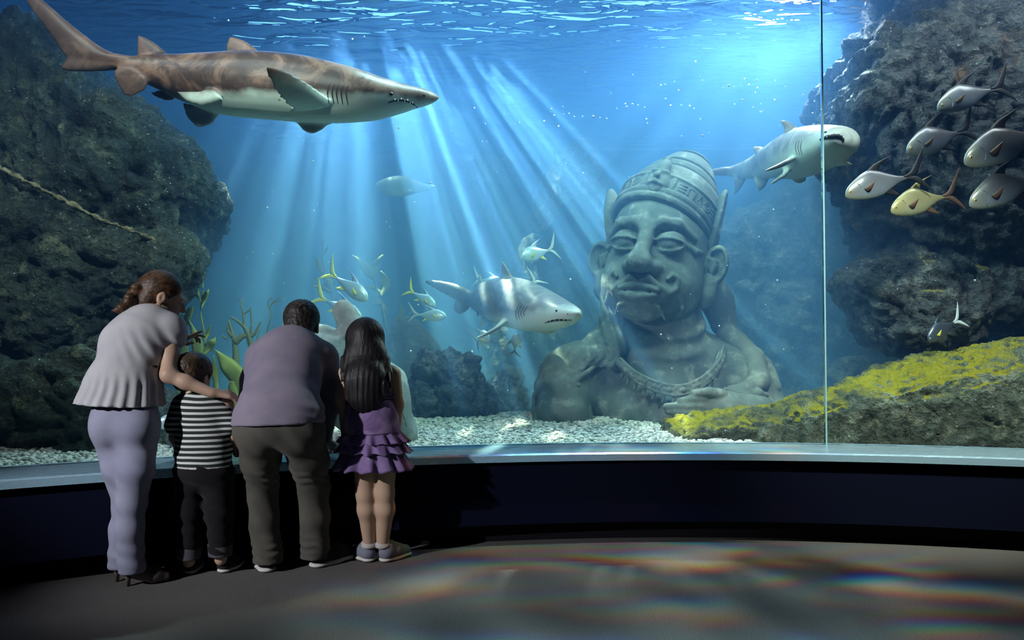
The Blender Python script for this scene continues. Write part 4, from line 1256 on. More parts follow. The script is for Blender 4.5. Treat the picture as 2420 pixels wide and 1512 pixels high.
# head in its own frame: x to the right, -y to the front, z up
HM = Matrix.Translation((0.025, 0.02, 1.46)) @ Matrix.Rotation(math.radians(-24), 4, 'Z') @ Matrix.Rotation(math.radians(5), 4, 'Y') @ Matrix.Rotation(math.radians(-7), 4, 'X')
s = Sculpt((-0.62, -0.75, -0.72), (0.62, 0.62, 0.62), 0.0105)
s.ell((0, 0.06, 0.20), (0.40, 0.46, 0.40))
s.ell((0, -0.04, -0.08), (0.395, 0.40, 0.47), 0.10)
for sx in (-1, 1):
    s.ell((sx * 0.18, -0.13, -0.28), (0.225, 0.26, 0.245), 0.10)
s.ell((0, -0.34, -0.49), (0.17, 0.12, 0.10), 0.08)
EZ = 0.045
for sx in (-1, 1):
    s.chain([(sx * 0.03, -0.425, EZ + 0.075), (sx * 0.11, -0.425, EZ + 0.150), (sx * 0.22, -0.385, EZ + 0.150), (sx * 0.34, -0.25, EZ + 0.07)], [0.030, 0.040, 0.038, 0.022], 0.05)
    s.ell((sx * 0.175, -0.475, EZ - 0.005), (0.140, 0.095, 0.100), 0.045, 'sub')
    s.ell((sx * 0.175, -0.345, EZ), (0.122, 0.112, 0.100), 0.014)
    def eyey(x, z, e=0.0): return -0.345 - (0.112 + e) * math.sqrt(max(0.02, 1 - (x / (0.122 + e)) ** 2 - (z / (0.100 + e)) ** 2))
    def arcpts(w, h, z0, e): return [(sx * (0.175 + w * math.cos(a)), eyey(w * math.cos(a), z0 + h * math.sin(a), e), EZ + z0 + h * math.sin(a)) for a in np.linspace(0.05, math.pi - 0.05, 14)]
    s.chain(arcpts(0.118, 0.030, -0.012, 0.006), [0.013] * 14, 0.008)
    s.chain(arcpts(0.108, 0.058, -0.004, 0.004), [0.006] * 14, 0.006, 'sub')
    s.chain(arcpts(0.116, -0.066, -0.012, 0.004), [0.013] * 14, 0.010)
    s.chain([(sx * 0.285, -0.315, EZ + 0.0), (sx * 0.35, -0.235, EZ - 0.03), (sx * 0.395, -0.14, EZ - 0.02)], [0.018, 0.024, 0.010], 0.02)
    s.ell((sx * 0.098, -0.462, -0.175), (0.066, 0.074, 0.060), 0.028)
s.chain([(0, -0.410, 0.17), (0, -0.465, 0.05), (0, -0.550, -0.10)], [0.046, 0.052, 0.066], 0.035)
s.ell((0, -0.555, -0.155), (0.100, 0.092, 0.085), 0.035)
# mouth
s.ell((0, -0.40, -0.365), (0.23, 0.10, 0.11), 0.08)
for sx in (-1, 1):
    s.ell((sx * 0.065, -0.492, -0.338), (0.105, 0.048, 0.032), 0.012, rot=(0, sx * 0.24, 0))
    s.ell((sx * 0.048, -0.488, -0.412), (0.108, 0.056, 0.042), 0.016, rot=(0, sx * -0.16, 0))
s.chain([(-0.170, -0.44, -0.378), (-0.085, -0.528, -0.372), (0, -0.545, -0.380), (0.085, -0.528, -0.372), (0.170, -0.44, -0.378)], [0.009, 0.012, 0.012, 0.012, 0.009], 0.006, 'sub')
s.chain([(0, -0.51, -0.245), (0, -0.515, -0.290)], [0.018, 0.014], 0.02, 'sub')
for sx in (-1, 1):
    s.chain([(sx * 0.018, -0.505, -0.290), (sx * 0.075, -0.505, -0.270), (sx * 0.15, -0.470, -0.325), (sx * 0.215, -0.415, -0.362), (sx * 0.262, -0.375, -0.318), (sx * 0.268, -0.370, -0.245), (sx * 0.230, -0.402, -0.215), (sx * 0.202, -0.425, -0.250)],
            [0.018, 0.029, 0.029, 0.026, 0.024, 0.024, 0.021, 0.016], 0.006)
    s.chain([(sx * 0.01, -0.470, -0.470), (sx * 0.09, -0.465, -0.462), (sx * 0.155, -0.430, -0.480), (sx * 0.20, -0.36, -0.56)], [0.012, 0.018, 0.018, 0.008], 0.008)
    s.chain([(sx * 0.275, -0.335, -0.37), (sx * 0.305, -0.285, -0.45), (sx * 0.285, -0.27, -0.51)], [0.010, 0.015, 0.006], 0.015)
me = s.mesh('head', 1); displace(me, lambda c, n: 0.004 * fbm(c * 9, 3)); me.transform(HM)
link('head', me, STONE, statue)
for sx in (-1, 1):
    s = Sculpt((0.28, -0.30, -0.56), (0.72, 0.30, 0.32), 0.009)
    s.ell((0.475, -0.01, -0.05), (0.115, 0.065, 0.175), 0.0, rot=(0.0, 0.12, -0.35))
    s.ell((0.487, -0.055, -0.045), (0.078, 0.055, 0.125), 0.015, 'sub', rot=(0.0, 0.12, -0.35))
    s.chain([(0.43, -0.05, 0.0), (0.47, -0.04, -0.02), (0.46, -0.05, -0.10)], [0.022, 0.022, 0.02], 0.015)
    s.chain([(0.450, -0.03, -0.19), (0.440, -0.04, -0.30), (0.425, -0.04, -0.36)], [0.060, 0.058, 0.045], 0.04)
    s.cone((0.36, 0.02, -0.05), (0.46, 0.0, -0.05), 0.09, 0.05, 0.03)
    me = s.mesh('ear', 1)
    if sx < 0:
        me.transform(Matrix.Scale(-1, 4, (1, 0, 0))); me.flip_normals()
    me.transform(HM); link('ear', me, STONE, statue)

# crown, tilted back on the head
CM = HM @ Matrix.Translation((0.0, 0.05, 0.28)) @ Matrix.Rotation(math.radians(-24), 4, 'X') @ Matrix.Rotation(math.radians(11), 4, 'Y')
prof = [(0.405, -0.06), (0.435, -0.055), (0.452, -0.03), (0.440, -0.005), (0.455, 0.01), (0.462, 0.03), (0.446, 0.045), (0.446, 0.155), (0.462, 0.165), (0.458, 0.185), (0.430, 0.195),
        (0.425, 0.21), (0.405, 0.30), (0.385, 0.345), (0.345, 0.355), (0.335, 0.375), (0.350, 0.385), (0.340, 0.44), (0.315, 0.465), (0.290, 0.470), (0.285, 0.490), (0.300, 0.500), (0.297, 0.515), (0.262, 0.525),
        (0.255, 0.56), (0.225, 0.64), (0.205, 0.655), (0.17, 0.66), (0.165, 0.685), (0.185, 0.695), (0.170, 0.715), (0.10, 0.725), (0.0, 0.73)]


def crown_ring(profile, name, closed_bottom=True):
    n = 72; v = []; k = len(profile)
    for i in range(n):
        a = 2 * math.pi * i / n
        v += [(r * 0.97 * math.cos(a), r * 1.04 * math.sin(a), z) for r, z in profile]
    f = [(i * k + j, ((i + 1) % n) * k + j, ((i + 1) % n) * k + j + 1, i * k + j + 1) for i in range(n) for j in range(k - 1)]
    if closed_bottom: f.append(tuple(i * k for i in range(n))[::-1])
    b = MB(); b.add(v, f); return b.me(name)


def fine_profile(p, n):
    p = np.array(p); d = np.r_[0, np.cumsum(np.linalg.norm(np.diff(p, axis=0), axis=1))]
    t = np.linspace(0, d[-1], n); return list(zip(np.interp(t, d, p[:, 0]), np.interp(t, d, p[:, 1])))


me = crown_ring(fine_profile(prof, 150), 'crown'); me.transform(CM)
crown = link('crown', me, STONE, statue); crown['label'] = 'tiered conical crown with carved headband'
# relief plaques round the headband
for i in range(26):
    a = math.radians(-90 + (i - 12.5) * 11.0)
    if abs(i - 12.5) < 1.6: continue
    r = 0.446; c = Vector((r * 0.97 * math.cos(a), r * 1.04 * math.sin(a), 0.10))
    M = Matrix.Translation(c) @ Matrix.Rotation(a + math.pi / 2, 4, 'Z')
    b = MB(); kind = i % 4
    if kind == 0:
        b.tube([(-.03, 0, -.04), (-.03, 0, .035), (.0, 0, .042), (.03, 0, .035), (.03, 0, -.04)], [.009] * 5, 6)
    elif kind == 1:
        b.tube([(-.032, 0, -.04), (.0, 0, .04), (.032, 0, -.04), (-.032, 0, -.04)], [.008] * 4, 6)
    elif kind == 2:
        for q in (0.038, 0.018): b.tube([(q * math.cos(t), 0, q * math.sin(t)) for t in np.linspace(0, 6.283, 16)], [.007] * 16, 6)
    else:
        for q in (-.03, 0, .03): b.tube([(-.032, 0, q), (.032, 0, q)], [.008, .008], 6)
    me = b.me('plaque'); me.transform(CM @ M); link('plaque', me, STONE, crown)
# little face at the front of the band
s = Sculpt((-0.18, -0.66, -0.10), (0.18, -0.30, 0.42), 0.008)
s.ell((0, -0.44, 0.10), (0.105, 0.075, 0.115)); s.ell((0, -0.47, 0.24), (0.055, 0.045, 0.07), 0.04); s.ell((0, -0.475, 0.325), (0.024, 0.024, 0.03), 0.02)
s.cone((0, -0.50, 0.15), (0, -0.54, 0.095), 0.016, 0.026, 0.015)
for sx in (-1, 1):
    s.ell((sx * 0.045, -0.515, 0.13), (0.028, 0.02, 0.016), 0.012, 'sub'); s.ell((sx * 0.12, -0.43, 0.12), (0.03, 0.03, 0.09), 0.02)
    s.chain([(sx * 0.015, -0.515, 0.165), (sx * 0.06, -0.50, 0.17), (sx * 0.09, -0.47, 0.15)], [0.012, 0.014, 0.008], 0.01)
s.chain([(-0.055, -0.495, 0.045), (0, -0.520, 0.052), (0.055, -0.495, 0.045)], [0.012, 0.017, 0.012], 0.01)
me = s.mesh('crest', 1); me.transform(CM); link('crest', me, STONE, crown)['label'] = 'small carved face on the headband'
for sx in (-1, 1):
    s = Sculpt((0.28, -0.30, -0.30), (0.68, 0.30, 0.45), 0.010)
    s.ell((0.455, 0.0, 0.10), (0.055, 0.115, 0.235), rot=(-0.05, 0.16, 0.3)); s.ell((0.50, -0.02, 0.12), (0.045, 0.075, 0.18), 0.02, 'sub', rot=(-0.05, 0.16, 0.3))
    s.ell((0.42, 0.02, -0.12), (0.05, 0.10, 0.14), 0.05)
    me = s.mesh('ear_flap', 1)
    if sx < 0: me.transform(Matrix.Scale(-1, 4, (1, 0, 0))); me.flip_normals()
    me.transform(HM @ Matrix.Translation((0, 0.05, 0.28))); link('ear_flap', me, STONE, crown)
# ------------------------------------------------------------------ water plants
def leaf_mat(name, a, b):
    m = Mat(name, rough=0.5, spec=0.3)
    m.color(m.mix(m.noise(8, 3), a, b)); m.b.inputs['Subsurface Weight'].default_value = 0.0
    m.bump(m.noise(30, 3), 0.2, 0.005)
    return m.m


KELP = leaf_mat('kelp_green', (0.16, 0.22, 0.035), (0.34, 0.40, 0.09))
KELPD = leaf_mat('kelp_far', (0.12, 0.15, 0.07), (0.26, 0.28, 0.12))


def leaf_mesh(mid, wid, d, t=0.012):
    """blade along a middle line in photograph positions, wid = half width at each point in pixels"""
    n = 16; c = spline([tuple(P(x, y, d + (i % 2) * 0.03)) for i, (x, y) in enumerate(mid)], n)
    w = np.interp(np.linspace(0, 1, n), np.linspace(0, 1, len(wid)), wid) / FPX * d
    A = []; B = []
    for i in range(n):
        tg = c[min(i + 1, n - 1)] - c[max(i - 1, 0)]; sd = np.cross(tg, (0, 1, 0)); sd /= np.linalg.norm(sd) + 1e-9
        sd = sd + np.array((0, 0.35 * math.sin(i * 0.5), 0))
        A.append(c[i] + sd * w[i]); B.append(c[i] - sd * w[i])
    b = MB()
    v = []; m = 4
    for i in range(n):
        for j in range(m + 1):
            x = j / m; v.append(A[i] * (1 - x) + B[i] * x + np.array((0, -1, 0)) * t * math.sin(math.pi * x) + np.array((0, -0.001, 0)))
        for j in range(m - 1, 0, -1):
            x = j / m; v.append(A[i] * (1 - x) + B[i] * x + np.array((0, 0.6, 0)) * t * math.sin(math.pi * x) * 0.3)
    k = 2 * m
    f = [(i * k + j, i * k + (j + 1) % k, (i + 1) * k + (j + 1) % k, (i + 1) * k + j) for i in range(n - 1) for j in range(k)]
    f.append(tuple(range(k))[::-1]); f.append(tuple((n - 1) * k + j for j in range(k)))
    b.add(v, f)
    return b.me('leaf')


def plant(name, label, d, stems, leaves, mat, cat='plant', sr=4):
    base = stems[0][0][0] if stems else leaves[0][0][0]
    org = P(*base, d)
    root = thing(name, label, cat, org)
    for pts, r0, r1 in stems:
        b = MB(); b.tube([P(x, y, d + 0.02) for x, y in pts], [r0 / FPX * d, r1 / FPX * d], 7, n=26)
        link('stem', rel(b.me('stem'), org), mat, root)
    for mid, wid in leaves:
        link('leaf', rel(leaf_mesh(mid, wid, d), org), mat, root)
    return root


plant('kelp', 'tall thin kelp with pointed leaves, rising beside the woman face', 5.7,
      [([(484, 1010), (482, 880), (484, 800), (474, 735), (480, 680), (472, 645), (452, 606)], 2.5, 1.2)],
      [([(475, 712), (466, 695), (455, 675), (446, 656)], [1, 7, 9, 0.5]), ([(477, 728), (482, 708), (490, 690), (494, 683)], [1, 8, 4, 0.5]), ([(484, 808), (490, 790), (497, 768)], [1, 6, 0.5]),
       ([(482, 838), (492, 822), (502, 808), (510, 796)], [3, 12, 9, 0.5]), ([(466, 634), (452, 624), (436, 611)], [1, 6, 0.5]), ([(478, 668), (484, 652), (478, 645)], [1, 4, 0.5]), ([(455, 612), (456, 605), (459, 600)], [1, 3, 0.5])], KELP)
plant('kelp', 'clump of broad yellow-green kelp blades behind the pointing hand', 5.75, [],
      [([(462, 960), (470, 880), (466, 810), (443, 748)], [6, 14, 12, 0.5]), ([(432, 960), (436, 860), (430, 790), (432, 728)], [6, 12, 10, 0.5]), ([(428, 800), (440, 760), (452, 728), (456, 726)], [4, 10, 6, 0.5]), ([(446, 940), (450, 880), (444, 830)], [5, 11, 1]), ([(420, 960), (424, 880), (418, 820)], [5, 12, 1])], KELP)
plant('kelp', 'broad leaning kelp blade behind the boy head', 5.65, [],
      [([(590, 980), (566, 900), (536, 860), (508, 825)], [20, 24, 17, 0.5]), ([(512, 930), (508, 880), (505, 838)], [6, 9, 0.5]), ([(610, 970), (600, 925), (585, 900)], [12, 14, 1]), ([(560, 980), (552, 915), (542, 900)], [10, 12, 0.5])], KELP)
plant('antler_kelp', 'antler-shaped kelp with forked tips between the boy and the man', 5.9,
      [([(560, 980), (558, 850), (552, 800), (540, 756)], 11, 2), ([(556, 808), (575, 794), (598, 792), (616, 760)], 9, 2), ([(550, 795), (538, 780), (541, 760)], 6, 1), ([(556, 806), (570, 800), (566, 786)], 6, 1), ([(600, 850), (590, 800), (575, 770), (545, 748)], 9, 2), ([(578, 780), (574, 740), (566, 702)], 3, 1),
       ([(590, 800), (594, 770), (592, 725)], 4, 1), ([(612, 830), (608, 800), (614, 778)], 3, 1), ([(536, 800), (528, 796), (524, 790)], 3, 1), ([(576, 742), (588, 734), (592, 730)], 2, 1)], [([(585, 850), (596, 880), (600, 900)], [2, 8, 1])], KELPD)
plant('feather_coral', 'tiny pale forked branch left of the man head', 6.0,
      [([(620, 1010), (622, 905), (628, 800), (640, 750), (638, 730), (632, 715), (642, 703)], 1.6, 1.0), ([(638, 730), (642, 718), (660, 704)], 1.4, 0.8), ([(641, 720), (650, 714), (664, 711)], 1.2, 0.8)], [], KELPD)
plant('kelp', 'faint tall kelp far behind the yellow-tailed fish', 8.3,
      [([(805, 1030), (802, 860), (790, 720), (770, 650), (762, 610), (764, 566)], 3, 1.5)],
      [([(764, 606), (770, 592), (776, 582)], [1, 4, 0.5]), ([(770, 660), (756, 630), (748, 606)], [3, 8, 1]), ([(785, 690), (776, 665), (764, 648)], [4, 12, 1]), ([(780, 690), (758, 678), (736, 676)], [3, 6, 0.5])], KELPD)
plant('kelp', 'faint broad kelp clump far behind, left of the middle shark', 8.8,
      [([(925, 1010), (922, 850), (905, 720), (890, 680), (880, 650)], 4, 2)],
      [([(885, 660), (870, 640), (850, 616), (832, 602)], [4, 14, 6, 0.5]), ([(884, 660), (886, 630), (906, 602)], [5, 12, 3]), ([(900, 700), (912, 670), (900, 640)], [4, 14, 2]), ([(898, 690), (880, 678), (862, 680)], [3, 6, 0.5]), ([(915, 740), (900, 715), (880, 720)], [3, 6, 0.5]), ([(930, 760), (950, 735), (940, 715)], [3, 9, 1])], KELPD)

# air bubbles and drifting specks
m = Mat('bubble', (0.95, 0.98, 1.0), 0.9, 0.1)
rng = np.random.default_rng(11)
spots = [(1330, 252), (1310, 272), (1345, 268), (1357, 276), (1377, 275), (1402, 275), (1418, 278), (1286, 286), (1303, 258), (1320, 298), (1434, 280), (1458, 256), (1478, 245), (1481, 252), (1495, 246), (1508, 248), (1524, 254), (1528, 281), (1530, 291), (1573, 233), (1610, 248), (1604, 213), (1562, 201), (1572, 199), (1594, 193), (1661, 320), (1611, 321), (1585, 249), (1630, 250), (1640, 256), (1655, 281), (1660, 190), (1644, 145), (1790, 207), (1770, 200), (1788, 190), (1785, 218), (1760, 186), (1832, 190), (1856, 204), (1898, 224), (1920, 267), (1925, 239), (1798, 245), (1797, 264), (1755, 236), (1736, 246), (1709, 208), (1735, 205), (1722, 202), (1831, 236), (1780, 253),
         (1228, 289), (1121, 255), (1147, 292), (833, 92), (861, 86), (942, 303), (1066, 308), (1017, 432), (921, 536), (742, 497), (632, 490), (597, 596), (1378, 409), (988, 720), (1348, 660), (1562, 790), (1580, 800), (1852, 825), (1878, 492), (1828, 495), (1837, 662), (1116, 830), (971, 829), (1200, 922), (540, 48), (740, 380), (1262, 812), (1588, 870), (1545, 680), (2070, 1010), (2130, 970), (2304, 662), (2345, 455), (1700, 770), (690, 900)]
b = MB()
for x, y in spots + [(float(a_), float(b_)) for a_, b_ in zip(rng.uniform(450, 1950, 60), rng.uniform(150, 900, 60))]:
    r = rng.uniform(0.004, 0.0075); d = rng.uniform(4.9, 6.0)
    b.ball(P(x, y, d), r if (x, y) in spots else r * 0.6, 6, 4)
tag(link('air_bubbles', b.me('air_bubbles', fix=False), m.m), 'tiny white air bubbles drifting through the water', 'bubbles', kind='stuff')
# ------------------------------------------------------------------ visitors
def J(px, py, d): return np.array(tuple(P(px, py, d)))


def basis(f, up=(0, 0, 1)):
    f = np.array(f, float); f /= np.linalg.norm(f); u = np.array(up, float); r = np.cross(f, u); r /= np.linalg.norm(r); u = np.cross(r, f)
    return r, f, u


def erot(r, f, u): return Matrix(((r[0], f[0], u[0]), (r[1], f[1], u[1]), (r[2], f[2], u[2]))).to_euler()


def head(s, c, fwd, k=1.0, neck=None):
    r, f, u = basis(fwd); R = erot(r, f, u); c = np.array(c)
    q = lambda x, y, z: c + k * (r * x + f * y + u * z)
    E = lambda p, rad, kk=0.0, op='add': s.ell(q(*p), [v * k for v in rad], kk * k, op, rot=R)
    E((0, -.012, .02), (.074, .092, .088)); E((0, .030, -.035), (.060, .064, .085), .03); E((0, .062, -.098), (.028, .030, .024), .03)
    for sx in (-1, 1):
        E((sx * .030, .096, -.006), (.018, .012, .011), .010, 'sub'); E((sx * .030, .080, -.008), (.013, .013, .011), .003)
        s.cone(q(sx * .014, .092, .014), q(sx * .046, .078, .012), .008 * k, .006 * k, .012 * k)
        E((sx * .080, -.008, -.018), (.012, .022, .034), .008); E((sx * .090, -.004, -.014), (.006, .012, .019), .004, 'sub')
        s.cone(q(sx * .011, .094, -.043), q(sx * .011, .094, -.043), .009 * k, .009 * k, .006 * k)
    s.cone(q(0, .088, .0), q(0, .112, -.040), .009 * k, .012 * k, .010 * k)
    E((0, .091, -.064), (.022, .011, .006), .005); E((0, .089, -.076), (.019, .011, .006), .005)
    nb = q(0, -.045, -.15) if neck is None else np.array(neck)
    s.cone(q(0, -.022, -.055), nb, .050 * k, .055 * k, .03 * k)
    return q


def hand(s, wrist, d, n, side, k=1.0, curls=(0.5, 0.5, 0.55, 0.6), thumb=0.3):
    """d: finger direction, n: where the palm faces, side: +1/-1 which side carries the thumb"""
    w = np.array(wrist, float); d = np.array(d, float); d /= np.linalg.norm(d); n = np.array(n, float); n = n - d * (n @ d); n /= np.linalg.norm(n)
    l = np.cross(n, d)
    for i in range(4):
        t = (i - 1.5) / 1.5
        s.cone(w + d * .005 * k, w + d * .080 * k + l * t * .030 * k, .017 * k, .0125 * k, .012 * k)
    for i, (ln, cu) in enumerate(zip((.066, .075, .070, .056), curls)):
        t = (i - 1.5) / 1.5
        p = w + d * .082 * k + l * t * .030 * k * side; a = 0.10; v = d + l * t * 0.10 * side
        pts = [p]; rad = [.0105 * k]
        for sg in (0.42, 0.33, 0.25):
            a += cu; p = p + (v * math.cos(a) + n * math.sin(a)) * ln * sg * k * 1.05; pts.append(p); rad.append(rad[-1] - .0009 * k)
        s.chain(pts, rad, .003)
    b = w + d * .025 * k - l * .028 * k * side
    t1 = b + (d * .55 - l * .6 * side + n * thumb) * .042 * k; t2 = t1 + (d * .85 - l * .15 * side + n * thumb) * .034 * k
    s.chain([b, t1, t2], [.017 * k, .012 * k, .0095 * k], .008)


def skin_mat(name, c):
    m = Mat(name, rough=0.5, spec=0.35)
    m.color(m.mix(m.noise(14, 3), tuple(q * 0.92 for q in c), c)); m.bump(m.noise(120, 2), 0.08, 0.002)
    return m.m


def cloth_mat(name, c, c2=None, rough=0.85, weave=300, fold=None):
    m = Mat(name, rough=rough, spec=0.15)
    m.color(m.mix(m.maprange(m.noise(6, 4), 0.35, 0.65), c, c2 or tuple(q * 0.85 for q in c)))
    h = m.noise(weave, 2)
    m.bump(h, 0.25, 0.002)
    m.b.inputs['Sheen Weight'].default_value = 0.08
    return m.m


def hair_mat(name, c, c2, axis=(60, 60, 3)):
    m = Mat(name, rough=0.5, spec=0.35)
    n = m.noise(1.0, 3, 0.6, vec=m.coord(axis))
    m.color(m.mix(m.maprange(n, 0.35, 0.68), c, c2)); m.bump(n, 0.6, 0.006)
    return m.m


def bounds(pts, pad):
    p = np.array(pts); e = np.array((0.11, 0.08, 0.0)) if len(p) > 1 and np.ptp(p[:, 2]) > 0.12 else 0.0
    return p.min(0) - pad - e, p.max(0) + pad + e


def below(s, a, b, lo=True, n=(0, 0, 1), k=0.006):
    """cut away everything under the plane through a with normal n"""
    n = np.array(n, float); n /= np.linalg.norm(n); a = np.array(a)
    sl = s.F
    x = s.ax[0][:, None, None]; y = s.ax[1][None, :, None]; z = s.ax[2][None, None, :]
    d = -((x - a[0]) * n[0] + (y - a[1]) * n[1] + (z - a[2]) * n[2])
    s.F = np.maximum(s.F, d.astype(np.float32))


def shoe(root, org, heel, d, L, k, upper, sole, height=0.075, extra=None):
    """laced low shoe; heel at the floor, d the way the toe points"""
    d = np.array((d[0], d[1], 0.0)); d /= np.linalg.norm(d); w = np.array((d[1], -d[0], 0)); h = np.array(heel, float); h[2] = 0
    q = lambda x, y, z: h + d * x * L + w * y + np.array((0, 0, z))
    pts = [q(0, 0, 0), q(1, 0, 0), q(0.3, 0, 0.16)]
    lo, hi = bounds(pts, 0.09)
    s = Sculpt(lo, hi, 0.0055)
    r = 0.036 * k
    s.chain([q(.13, 0, .045 * k), q(.45, 0, .048 * k), q(.80, 0, .032 * k)], [r, r * 1.08, r * 0.95], .03)
    s.chain([q(.16, 0, .05 * k), q(.22, 0, height)], [r, r * .93], .03)
    s.ell(q(.22, 0, height + 0.03), (r * .62, r * .62, .045), 0.004, 'sub')
    below(s, q(0, 0, 0.020), None)
    sh_ = link('shoe', rel(s.mesh('shoe', 1), org), upper, root)
    s = Sculpt(lo, hi, 0.005)
    s.chain([q(.13, 0, .012), q(.45, 0, .012), q(.80, 0, .012)], [r * 1.12, r * 1.16, r * 1.14], .03, sq=(1, 1, 0.34))
    below(s, q(0, 0, 0.001), None)
    link('sole', rel(s.mesh('sole', 0), org), sole, sh_)
    if extra:
        b = MB(); b.tube([q(.02, -.02 * k, .05), q(-.005, 0, .052), q(.02, .02 * k, .05)], [.006, .008, .006], 6, n=8); b.tube([q(-.004, 0, .03), q(.0, 0, .06)], [.007, .007], 6)
        link('heel_tab', rel(b.me('heel_tab'), org), extra, sh_)
    return sh_


SKIN = skin_mat('skin', (0.50, 0.33, 0.24))
SKIN2 = skin_mat('skin_child', (0.56, 0.38, 0.27))
SOLE = Mat('sole_white', (0.62, 0.62, 0.58), 0.6).m
BLACKSHOE = cloth_mat('shoe_canvas_black', (0.018, 0.018, 0.020))

# ---- woman
WO = J(310, 1360, 3.72); WO[2] = 0.0
pts = [J(190, 640, 3.7), J(470, 1390, 3.7), J(560, 950, 3.9), J(330, 900, 3.45), J(400, 800, 4.2)]
lo, hi = bounds(pts, 0.06); lo[2] = 0.0
s = Sculpt(lo, hi, 0.0068)
s.chain([J(298, 975, 3.66), J(302, 885, 3.70), J(338, 805, 3.78), J(368, 765, 3.84)], [.115, .095, .105, .072], .06)
hq = head(s, J(386, 699, 3.88), (0.80, 0.42, -0.30), 1.04, J(366, 762, 3.83))
rs, re, rw = J(404, 788, 3.80), J(398, 886, 3.68), J(500, 928, 3.70)
s.chain([J(372, 772, 3.82), rs], [.06, .05], .04)
s.chain([rs, (rs + re) / 2, re, (re * 0.6 + rw * 0.4), rw], [.047, .041, .035, .032, .024], .03)
hand(s, rw, J(544, 932, 3.745) - rw, (0.02, 0.45, -1.0), 1, 1.0, (0.28, 0.26, 0.28, 0.32))
ls, le, lw = J(352, 775, 3.98), J(372, 862, 4.02), J(418, 815, 4.04)
s.chain([J(368, 770, 3.86), ls, le, lw], [.06, .046, .037, .025], .03)
hand(s, lw, J(462, 786, 4.07) - lw, (0.25, 0.2, -0.9), -1, 0.95, (0.02, 0.30, 0.62, 0.70), 0.45)
for hp, kn, an in ((J(330, 1005, 3.63), J(318, 1160, 3.58), J(320, 1325, 3.60)), (J(266, 1005, 3.65), J(298, 1165, 3.655), J(288, 1305, 3.67))):
    s.chain([hp, kn, an], [.066, .042, .032], .03)
body = s.mesh('person', 1)
woman = link('person', rel(body, WO), SKIN); woman.location = WO
tag(woman, 'woman in pale grey blouse and light trousers, bending and pointing, leftmost of the group', 'person')
# trousers
lo, hi = bounds([J(190, 930, 3.5), J(400, 1390, 4.0)], 0.05); lo[2] = 0.02
s = Sculpt(lo, hi, 0.0072)
s.ell(J(296, 985, 3.66), (.150, .135, .15)); s.ell(J(262, 1012, 3.61), (.088, .09, .10), .05); s.ell(J(325, 1010, 3.59), (.092, .09, .10), .05)
s.chain([J(326, 1010, 3.65), J(322, 1110, 3.575), J(312, 1185, 3.58), J(306, 1250, 3.58), J(312, 1345, 3.60)], [.098, .076, .062, .060, .060], .03)
s.chain([J(266, 1010, 3.68), J(286, 1110, 3.625), J(300, 1190, 3.655), J(290, 1250, 3.66), J(284, 1330, 3.67)], [.096, .076, .060, .056, .056], .03)
s.field(lambda x, y, z: 0.0022 * np.sin(z * 70 + x * 60 + y * 12) * np.clip(1 - np.abs(z - 0.48) * 3.2, 0, 1) + 0.0035 * np.sin(z * 80 + x * 20) * np.clip(1 - np.abs(z - 0.13) * 9, 0, 1))
below(s, J(310, 1352, 3.60), None)
TR = cloth_mat('trouser_lilac_grey', (0.29, 0.30, 0.40), (0.25, 0.26, 0.36))
link('trousers', rel(s.mesh('trousers', 1), WO), TR, woman)
# blouse with a gathered waist
lo, hi = bounds([J(180, 720, 3.4), J(440, 965, 4.1)], 0.05)
s = Sculpt(lo, hi, 0.0066)
s.chain([J(285, 962, 3.66), J(292, 912, 3.67), J(302, 872, 3.70)], [.206, .176, .142], .015, sq=(1, .86, 1))
s.chain([J(302, 872, 3.70), J(322, 822, 3.75), J(345, 790, 3.79)], [.142, .168, .152], .03, sq=(1, .86, 1))
s.chain([J(345, 790, 3.79), J(362, 768, 3.82)], [.13, .085], .05)
s.chain([J(372, 780, 3.80), J(402, 778, 3.79), J(408, 797, 3.785)], [.075, .070, .066], .04)
s.chain([J(345, 775, 3.88), J(350, 785, 3.98)], [.08, .068], .04)
wz = float(J(302, 872, 3.70)[2]); cx_, cy_ = J(295, 920, 3.68)[:2]
def folds(x, y, z):
    a = np.arctan2(y - cy_, x - cx_)
    lowm = np.clip((wz - z) * 14, 0, 1); up = np.clip((z - wz) * 8, 0, 1) * np.clip((wz + 0.22 - z) * 8, 0, 1)
    return lowm * 0.0068 * np.sin(a * 23 + 1.2 * np.sin(z * 18)) * (0.5 + np.clip((wz - z) * 5, 0, 1) * 0.6) + up * 0.0045 * np.sin((x * 1.0 + z * 0.55) * 120) * np.clip((x - cx_) * 9 + 0.2, 0, 1)
s.field(folds)
s.torus(J(302, 873, 3.70), 0.143, 0.009, (0.0, -0.10, 0), 0.012, 'sub', (1.0, 0.86))
below(s, J(285, 955, 3.66), None, n=(0.05, 0, 1))
for a_ in (J(370, 748, 3.84),): s.ell(a_ + (0, 0.01, 0.02), (.052, .052, .05), .01, 'sub')
BL = cloth_mat('blouse_grey', (0.46, 0.46, 0.48), (0.40, 0.40, 0.43))
bl = link('blouse', rel(s.mesh('blouse', 1), WO), BL, woman)
b = MB(); c = J(302, 873, 3.70); b.tube([c + np.array((0.143 * math.cos(a), 0.143 * .86 * math.sin(a), 0.012 * math.cos(a))) for a in np.linspace(0, 6.283, 40)], [.0035] * 40, 6)
link('waist_seam', rel(b.me('waist_seam'), WO), BL, bl)
